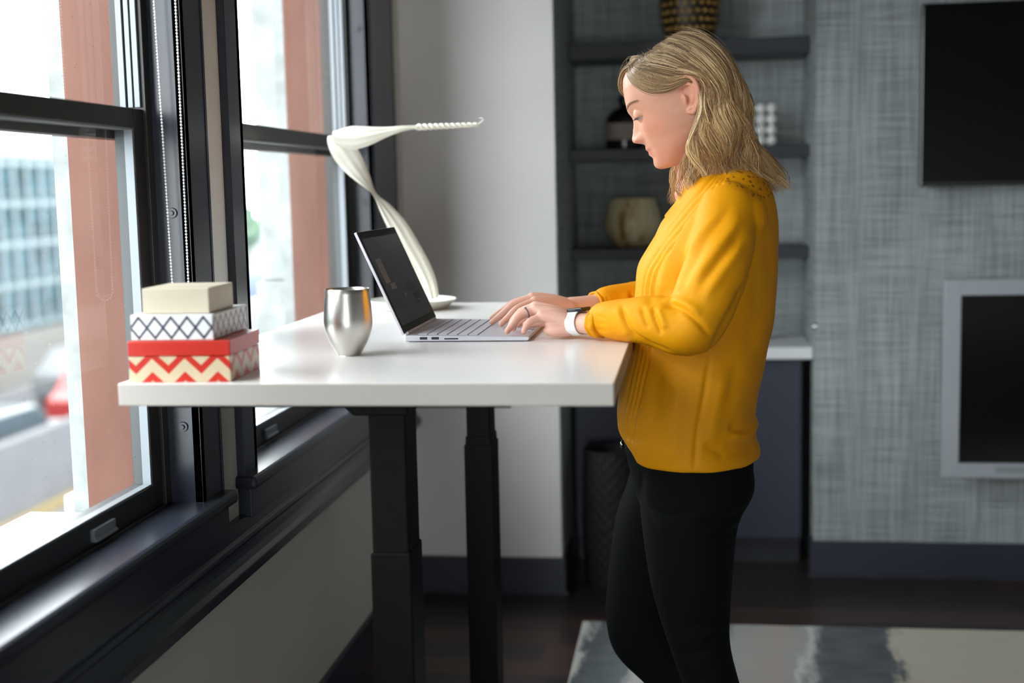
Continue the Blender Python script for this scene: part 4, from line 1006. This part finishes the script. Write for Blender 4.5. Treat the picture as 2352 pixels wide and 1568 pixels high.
# --- hair: guides are (x, z, sideways) lines; near side negative y
def G(*p): return [tuple(q) for q in p]
HG = {'A0': [(-0.108, 1.521, 0.020), (-0.107, 1.508, 0.034), (-0.092, 1.487, 0.052), (-0.066, 1.472, 0.065), (-0.041, 1.471, 0.074), (-0.022, 1.477, 0.079), (-0.006, 1.484, 0.080), (0.007, 1.486, 0.078), (0.018, 1.478, 0.074)],
      'A1': [(-0.103, 1.525, 0.020), (-0.097, 1.510, 0.038), (-0.078, 1.491, 0.057), (-0.054, 1.481, 0.068), (-0.030, 1.481, 0.077), (-0.012, 1.487, 0.081), (0.002, 1.490, 0.081), (0.014, 1.487, 0.079), (0.024, 1.474, 0.076)],
      'A1b': [(-0.093, 1.533, 0.020), (-0.074, 1.515, 0.046), (-0.049, 1.499, 0.064), (-0.025, 1.492, 0.076), (-0.007, 1.494, 0.083), (0.008, 1.493, 0.084), (0.022, 1.482, 0.082), (0.030, 1.469, 0.079)],
      'A2': [(-0.087, 1.539, 0.020), (-0.066, 1.520, 0.047), (-0.038, 1.503, 0.067), (-0.014, 1.497, 0.081), (0.007, 1.494, 0.085), (0.022, 1.483, 0.086), (0.032, 1.456, 0.084), (0.030, 1.428, 0.083), (0.019, 1.404, 0.083), (0.010, 1.376, 0.082), (0.008, 1.357, 0.081), (0.015, 1.331, 0.078)],
      'A3': [(-0.079, 1.545, 0.020), (-0.058, 1.526, 0.048), (-0.026, 1.511, 0.070), (0.004, 1.503, 0.083), (0.025, 1.487, 0.088), (0.038, 1.453, 0.090), (0.038, 1.417, 0.090), (0.023, 1.386, 0.090), (0.012, 1.352, 0.090), (0.021, 1.321, 0.086), (0.012, 1.293, 0.082)],
      'B1': [(-0.059, 1.559, 0.018), (-0.030, 1.541, 0.050), (0.001, 1.518, 0.072), (0.029, 1.493, 0.085), (0.044, 1.457, 0.092), (0.044, 1.418, 0.094), (0.031, 1.387, 0.096), (0.022, 1.356, 0.096), (0.032, 1.324, 0.090), (0.043, 1.297, 0.085)],
      'B2': [(-0.043, 1.568, 0.016), (-0.006, 1.552, 0.048), (0.025, 1.529, 0.070), (0.048, 1.496, 0.083), (0.059, 1.457, 0.090), (0.061, 1.417, 0.095), (0.051, 1.383, 0.097), (0.043, 1.352, 0.097), (0.055, 1.320, 0.090)],
      'B3': [(-0.031, 1.576, 0.013), (0.006, 1.564, 0.042), (0.038, 1.541, 0.062), (0.062, 1.508, 0.075), (0.075, 1.468, 0.080), (0.081, 1.429, 0.085), (0.075, 1.394, 0.090), (0.070, 1.359, 0.092), (0.083, 1.327, 0.085), (0.092, 1.309, 0.080)],
      'C1': [(-0.018, 1.581, 0.008), (0.018, 1.573, 0.030), (0.051, 1.548, 0.048), (0.074, 1.513, 0.058), (0.089, 1.469, 0.062), (0.099, 1.430, 0.065), (0.103, 1.394, 0.070), (0.104, 1.359, 0.070), (0.119, 1.327, 0.068), (0.148, 1.302, 0.060)],
      'C2': [(-0.010, 1.583, 0.000), (0.023, 1.576, 0.000), (0.058, 1.552, 0.000), (0.084, 1.514, 0.000), (0.100, 1.473, 0.000), (0.111, 1.433, 0.000), (0.122, 1.396, 0.000), (0.132, 1.360, 0.000), (0.148, 1.327, 0.000), (0.179, 1.291, 0.000)],
      'F1': [(-0.106, 1.523, 0.018), (-0.119, 1.521, -0.010), (-0.129, 1.510, -0.035), (-0.131, 1.491, -0.055), (-0.119, 1.475, -0.068), (-0.096, 1.466, -0.076), (-0.054, 1.453, -0.080), (-0.013, 1.428, -0.082), (-0.008, 1.386, -0.082), (-0.021, 1.344, -0.078), (-0.034, 1.302, -0.075), (-0.030, 1.267, -0.070)],
      'F2': [(-0.092, 1.539, 0.012), (-0.107, 1.539, -0.030), (-0.103, 1.522, -0.058), (-0.078, 1.496, -0.075), (-0.041, 1.471, -0.083), (-0.012, 1.437, -0.086), (0.001, 1.394, -0.086), (-0.012, 1.353, -0.084), (-0.027, 1.315, -0.080), (-0.017, 1.281, -0.075)],
      'N1': [(0.017, 1.470, 0.086), (0.022, 1.442, 0.088), (0.016, 1.411, 0.088), (0.006, 1.384, 0.087), (0.007, 1.357, 0.086), (0.014, 1.333, 0.083), (0.004, 1.313, 0.080), (-0.001, 1.294, 0.078), (0.014, 1.271, 0.076)],
      'N2': [(0.022, 1.462, 0.088), (0.022, 1.427, 0.090), (0.009, 1.396, 0.089), (0.001, 1.369, 0.087), (0.009, 1.345, 0.085), (0.024, 1.321, 0.082), (0.034, 1.297, 0.080), (0.026, 1.273, 0.078)],
      'N3': [(0.012, 1.396, 0.084), (0.000, 1.365, 0.080), (-0.008, 1.342, 0.070), (-0.018, 1.318, 0.060), (-0.023, 1.294, 0.055), (-0.014, 1.274, 0.055)],
      'S1': [(0.109, 1.395, 0.030), (0.123, 1.359, 0.030), (0.142, 1.327, 0.028), (0.165, 1.302, 0.020), (0.186, 1.291, 0.010)],
      'S2': [(0.083, 1.371, 0.070), (0.095, 1.343, 0.075), (0.119, 1.321, 0.060), (0.143, 1.302, 0.050), (0.160, 1.282, 0.040)]}

def rs(g, n=26):
    g = np.array(g); Q = np.array(catmull(list(map(tuple, g)), 8)); L = np.r_[0, np.cumsum(np.linalg.norm(np.diff(Q, axis=0), axis=1))]; t_ = np.linspace(0, L[-1], n)
    return np.stack([np.interp(t_, L, Q[:, k]) for k in range(3)], 1)
HG['A2f'] = HG['A2'][:7]
def mir(k): return [(x, z, -d) for x, z, d in HG[k]]
seq = [rs(HG[k]) for k in ('A2', 'A3', 'B1', 'B2', 'B3', 'C1', 'C2')]+[rs(mir(k)) for k in ('C1', 'B3', 'B2', 'B1', 'A3')]+[rs(HG[k]) for k in ('F2', 'F1')]
seq = np.array(seq); NG = len(seq)
fseq = np.array([rs(HG[k]) for k in ('A0', 'A1', 'A1b', 'A2f')])
def guide_at(s, S_=None):
    S_ = seq if S_ is None else S_; i = min(int(s), len(S_)-2); f_ = s-i; return S_[i]*(1-f_)+S_[i+1]*f_
ctr = np.array((-.005, 1.455, 0))
def inward(P, amt):      # pull towards the head centre in the upper part, keep hanging ends
    d_ = ctr-P; L = np.linalg.norm(d_, axis=1, keepdims=True); return P+d_/L*amt
def push_out(P, off):
    P = P.copy(); ddx, ddz = P[:, 0]-HO[0], P[:, 1]-HO[1]; U = -ddx*cH-ddz*sH; Vv = -ddx*sH+ddz*cH; Y = P[:, 2]
    ok = (Vv < .1295) & (Vv > -.045); vc_ = np.clip(Vv, -.08, .129)
    fb_, hw_, bu_ = interp(prof_base, vc_), interp(half_w, vc_), interp(back_u, vc_); uc_ = -.018
    a_ = np.where(U > uc_, fb_-uc_, uc_-bu_)+off; h_ = hw_+off
    s_ = (np.abs((U-uc_)/a_)**2.15+np.abs(Y/h_)**2.15)**(1/2.15); k_ = np.where(ok & (s_ < 1), 1/np.maximum(s_, .25), 1)
    U2 = uc_+(U-uc_)*k_; Y2 = Y*k_
    P[:, 0] = HO[0]-U2*cH-Vv*sH; P[:, 1] = HO[1]-U2*sH+Vv*cH; P[:, 2] = Y2; return P
def to_world(P): return np.stack([P[:, 0], PY-P[:, 2], P[:, 1]], 1)
# closed under-layer sheet that hides the scalp
cap_m = MB(); rows = []
for s in np.linspace(0, NG-1, 90):
    P = guide_at(s)[:19]; rows.append([tuple(p) for p in to_world(push_out(inward(P, .005), .0015))])
rows2 = [[tuple(p) for p in to_world(push_out(inward(guide_at(s)[:19], .009), .0005))] for s in np.linspace(0, NG-1, 90)]
rowf = [[tuple(p) for p in to_world(push_out(inward(guide_at(s, fseq), .004), .0012))] for s in np.linspace(0, 3, 24)]
cap_m.loft(rowf, cap=False, closed=False)
cap_m.loft(rows, cap=False, closed=False); cap_m.loft(rows2, cap=False, closed=False)
VV, FF, RND, LEN = [], [], [], []
NV = [0]
def strand(P, r0, seed_val, sides=3):
    n = len(P); T = np.gradient(P, axis=0); T /= np.linalg.norm(T, axis=1, keepdims=True)+1e-12
    ref = np.array((.3, 1., .2)); A_ = np.cross(T, ref); A_ /= np.linalg.norm(A_, axis=1, keepdims=True)+1e-12; B_ = np.cross(T, A_)
    tt = np.linspace(0, 1, n); R = r0*(1-.75*tt**2.2)*np.minimum(1, .15+tt*9)
    b0 = NV[0]; NV[0] += n*sides
    ang = np.arange(sides)*2*PI/sides
    ring = P[:, None, :]+R[:, None, None]*(A_[:, None, :]*np.cos(ang)[None, :, None]+B_[:, None, :]*np.sin(ang)[None, :, None])
    VV.append(ring.reshape(-1, 3)); RND.append(np.full(n*sides, seed_val)); LEN.append(np.repeat(tt*1.0, sides))
    for i in range(n-1):
        for j in range(sides):
            k = (j+1) % sides; FF.append((b0+i*sides+j, b0+i*sides+k, b0+(i+1)*sides+k, b0+(i+1)*sides+j))
clump = RNG.uniform(0, NG-1, 150); clump_c = RNG.uniform(0, 1, 150); clump_a = RNG.uniform(.010, .021, 150); clump_ph = 1.2+1.3*np.sin(clump*1.9)+RNG.normal(0, .3, 150)
tt26 = np.linspace(0, 1, 26)
NSTR = 6600
for q in range(NSTR):
    c = RNG.integers(0, 150)
    s = np.clip(clump[c]+RNG.normal(0, .075), 0, NG-1.001)
    P = guide_at(s).copy(); L_end = RNG.uniform(.84, 1.05)
    depth = abs(RNG.normal(0, .0045)); P = inward(P, depth*(1-.3*tt26)[:, None]-.0012)
    # waves that grow towards the ends, shared inside a lock
    amp = clump_a[c]*np.clip((tt26-.30)/.45, 0, 1); ph = clump_ph[c]+RNG.normal(0, .22)
    P[:, 0] += amp*np.sin(tt26*16+ph); P[:, 2] += amp*.6*np.cos(tt26*16+ph)*np.where(s < 7, 1, 1)
    j = RNG.normal(0, .0022, 3); P += j[None, :]*np.clip(tt26*2.5, .08, 1)[:, None]
    drift = RNG.normal(0, .006, 3); P += drift[None, :]*(tt26**3)[:, None]
    Lp = np.linspace(0, min(1, L_end), 26); P = np.stack([np.interp(Lp, tt26, P[:, k]) for k in range(3)], 1)
    strand(to_world(push_out(P, .0028+depth*.2)), RNG.uniform(.00042, .00085), float(np.clip(clump_c[c]*.8+RNG.uniform(0, .25), 0, 1)))
for q in range(2200):      # front section swept back over the ear
    s = RNG.uniform(0, 2.999); P = guide_at(s, fseq).copy(); P += RNG.normal(0, .0016, 3)[None, :]*np.clip(1.3-tt26, .3, 1)[:, None]; P[:, 1] += RNG.normal(0, .002)*np.sin(tt26*PI)
    P = push_out(inward(P, abs(RNG.normal(0, .002))-.002), .0034); Lp = np.linspace(0, RNG.uniform(.86, 1), 26); P = np.stack([np.interp(Lp, tt26, P[:, k]) for k in range(3)], 1)
    strand(to_world(P), RNG.uniform(.00045, .0008), float(np.clip(.35+.25*math.sin(s*17)+RNG.uniform(-.3, .35), 0, 1)))
    LEN[-1] = LEN[-1]*.5
def lock(key, n, spread, r=(.0007, .0013), amp0=.004):
    g = rs(HG[key]); cc = RNG.uniform(0, 1); ph = RNG.uniform(0, 6)
    for q in range(n):
        P = g.copy(); P += RNG.normal(0, spread, 3)[None, :]*np.clip(.35+tt26, .35, 1)[:, None]
        P[:, 0] += amp0*np.clip(tt26*1.5-.2, 0, 1)*np.sin(tt26*14+ph+RNG.normal(0, .4)); strand(to_world(P), RNG.uniform(*r), float(np.clip(cc*.5+RNG.uniform(.2, .7), 0, 1)))
lock('N1', 46, .0042); lock('N2', 50, .0046); lock('N3', 26, .0040); lock('S1', 40, .0042); lock('S2', 36, .0046)
lock('F1', 40, .0035); lock('F2', 40, .0045)
# loose single hairs
for q in range(150):
    s = RNG.uniform(0, NG-1.001); P = inward(guide_at(s), -RNG.uniform(.001, .006)).copy(); P += RNG.normal(0, .004, 3); P[:, 0] += .006*np.sin(tt26*9+RNG.uniform(0, 6))*tt26; P[:, 2] += .006*np.sin(tt26*7+RNG.uniform(0, 6))*tt26
    strand(to_world(P), .00028, RNG.uniform(0, 1), 3)
cap_v = np.array(cap_m.v); b0 = sum(len(v) for v in VV)
VV.append(cap_v); RND.append(np.full(len(cap_v), .05)); LEN.append(np.full(len(cap_v), .35)); FF += [tuple(i+b0 for i in f) for f in cap_m.f]
V = np.concatenate(VV)-np.array(ORG[woman.name]); hme = bpy.data.meshes.new('hair'); hme.from_pydata(V.tolist(), [], FF); hme.update()
set_attr(hme, 'tone', np.concatenate(RND)); set_attr(hme, 'along', np.concatenate(LEN))
mh = mat('blonde_hair', (176, 142, 100), .42, spec=.5); t = NT(mh); ta = t.n('ShaderNodeAttribute', attribute_name='tone')
tl = t.n('ShaderNodeAttribute', attribute_name='along')
root_c = t.ramp(ta.outputs['Fac'], [(0, (70, 52, 38)), (.35, (128, 102, 74)), (.7, (176, 146, 108)), (1, (218, 192, 152))])
tip_c = t.ramp(ta.outputs['Fac'], [(0, (92, 60, 34)), (.3, (160, 116, 70)), (.65, (208, 168, 112)), (1, (242, 212, 162))])
t.base(t.mix(t.ramp(tl.outputs['Fac'], [(.12, (0, 0, 0, 1)), (.62, (1, 1, 1, 1))]), root_c, tip_c))
link('hair', hme, mh, woman, smooth=True)

# ------------------------------------------------------------------ outside the windows
GZ = -4.0
o = MB().box(-90, -3, -20, 120, GZ-.2, GZ); struct(o, 'ground', M['asphalt'], 'pale grey street outside the windows')
tag(MB().box(-10.95, -10.75, -20, 60, GZ, GZ+.14).build('street_kerb', M['ochre']), 'ochre kerb line along the street outside', 'kerb')
ob = thing('office_building', 'teal glass office building across the street seen through the near window', 'building', (-24, 30, GZ))
MB().box(-30, -19, -18, 45, GZ, 2.55).build('glazing', M['facade'], ob)
MB().box(-30.1, -18.9, -18.1, 45.1, 2.5, 2.95).build('roof_edge', M['stone'], ob)
mb = MB()
for y in np.arange(-17.6, 45.2, .8): mb.box(-18.99, -18.86, y-.055, y+.055, GZ+1.6, 2.5)
mb.build('vertical_mullions', mat('pale_mullion', (82, 93, 98), .5), ob)
mb = MB()
for z in np.arange(GZ+1.7, 2.6, 1.15): mb.box(-18.99, -18.90, -18, 45, z-.08, z+.08); mb.box(-18.99, -18.93, -18, 45, z+.30, z+.34)
mb.build('floor_bands', mat('pale_band', (74, 89, 93), .5), ob)
MB().box(-19.02, -18.8, -18, 45, GZ, GZ+1.5).build('plinth', mat('beige_plinth', (83, 81, 77), .8), ob)
def car(name, x, y, rz, m, label, s=1, van=False):
    r = thing(name, label, 'van' if van else 'car', (x, y, GZ), 'parked cars on the street outside', rz=rz)
    if van: poly = [(-2.4, .35), (2.3, .35), (2.4, .9), (2.2, 1.2), (1.7, 2.3), (-2.35, 2.35), (-2.4, .9)]
    else: poly = [(-2.1, .3), (2.1, .3), (2.15, .7), (1.9, .88), (1.0, .98), (.45, 1.42), (-1.05, 1.45), (-1.75, 1.0), (-2.1, .9)]
    b = MB().prism(poly, 1, -.85, .85).build('body', m, r, bevel=.08)
    g = [(.9, 1.02), (.42, 1.36), (-1.0, 1.38), (-1.55, 1.02)] if not van else [(2.05, 1.35), (1.68, 2.05), (.6, 2.05), (.6, 1.35)]
    MB().prism(g, 1, -.86, .86).build('windows', M['carglass'], r)
    for wx in (-1.35, 1.35):
        for wy in (-.8, .8):
            MB().tube([(wx, wy-.09, .32), (wx, wy+.09, .32)], [.32, .32], 20).build('wheel', M['tyre'], r, smooth='auto')
    return r
car('parked_car', -13.2, 22.9, PI/2, M['car_silver'], 'silver car behind the low grey wall outside the near window')
car('parked_car', -13.2, 29.0, PI/2, M['car_red'], 'red car behind the low grey wall outside the near window')
car('parked_car', -15.6, 33.0, PI/2, M['car_white'], 'white car on the far side of the street by the glass building')
tag(MB().box(-11.25, -11.0, -20, 60, GZ, -2.66).build('low_wall', noisy('grey_render', (69, 69, 72), (74, 74, 77), 2, .9), bevel=.01), 'low grey wall along the street outside the near window', 'wall')
car('delivery_van', -17.6, 50.5, PI/2, M['van_blue'], 'blue van far down the street seen through the second window', van=True)
tr = thing('street_tree', 'hazy green tree far down the street seen through the second window', 'tree', (-19.3, 56, GZ))
MB().tube([(-19.3, 56, GZ), (-19.25, 56, GZ+2), (-19.35, 56.1, GZ+4)], [.16, .12, .07], 10).build('trunk', M['bark'], tr)
mb = MB()
for i in range(60):
    a = RNG.normal(size=3); a /= np.linalg.norm(a); rr = RNG.uniform(.1, 1)
    mb.sphere((-19.3+a[0]*.75*rr, 56+a[1]*.75*rr, -.2+a[2]*1.15*rr), RNG.uniform(.18, .34), 7, 5)
mb.build('crown', M['tree'], tr)
fb = thing('pale_house', 'pale low building far down the street behind the tree', 'building', (-28, 75, GZ))
MB().box(-34, -20, 70, 82, GZ, -.9).build('wall', M['stone'], fb)
MB().box(-34.4, -19.6, 69.6, 82.4, -.9, -.6).build('roof', mat('grey_roof', (102, 106, 108), .8), fb)
# white stone pilaster on the outer wall beyond the second window
ps = thing('stone_pilaster', 'white stone pilaster with stepped base outside the second window', 'pilaster', (-1.25, 4.05, -.3))
MB().box(-1.29, -1.206, 3.86, 4.16, 1.035, 3.2).build('shaft', M['stone'], ps, bevel=.006)
MB().prism([(-1.206, -.3), (-1.375, -.3), (-1.375, .93), (-1.362, .955), (-1.33, .985), (-1.30, .99), (-1.30, 1.034), (-1.206, 1.034)], 1, 3.84, 4.18).build('base', M['stone'], ps, bevel=.004)
mb = MB(); mb.box(-1.302, -1.288, 3.856, 4.164, 1.10, 1.106); mb.box(-1.305, -1.288, 3.856, 4.164, 1.52, 1.53)
mb.build('joint', mat('grey_joint', (150, 150, 148), .9), ps)
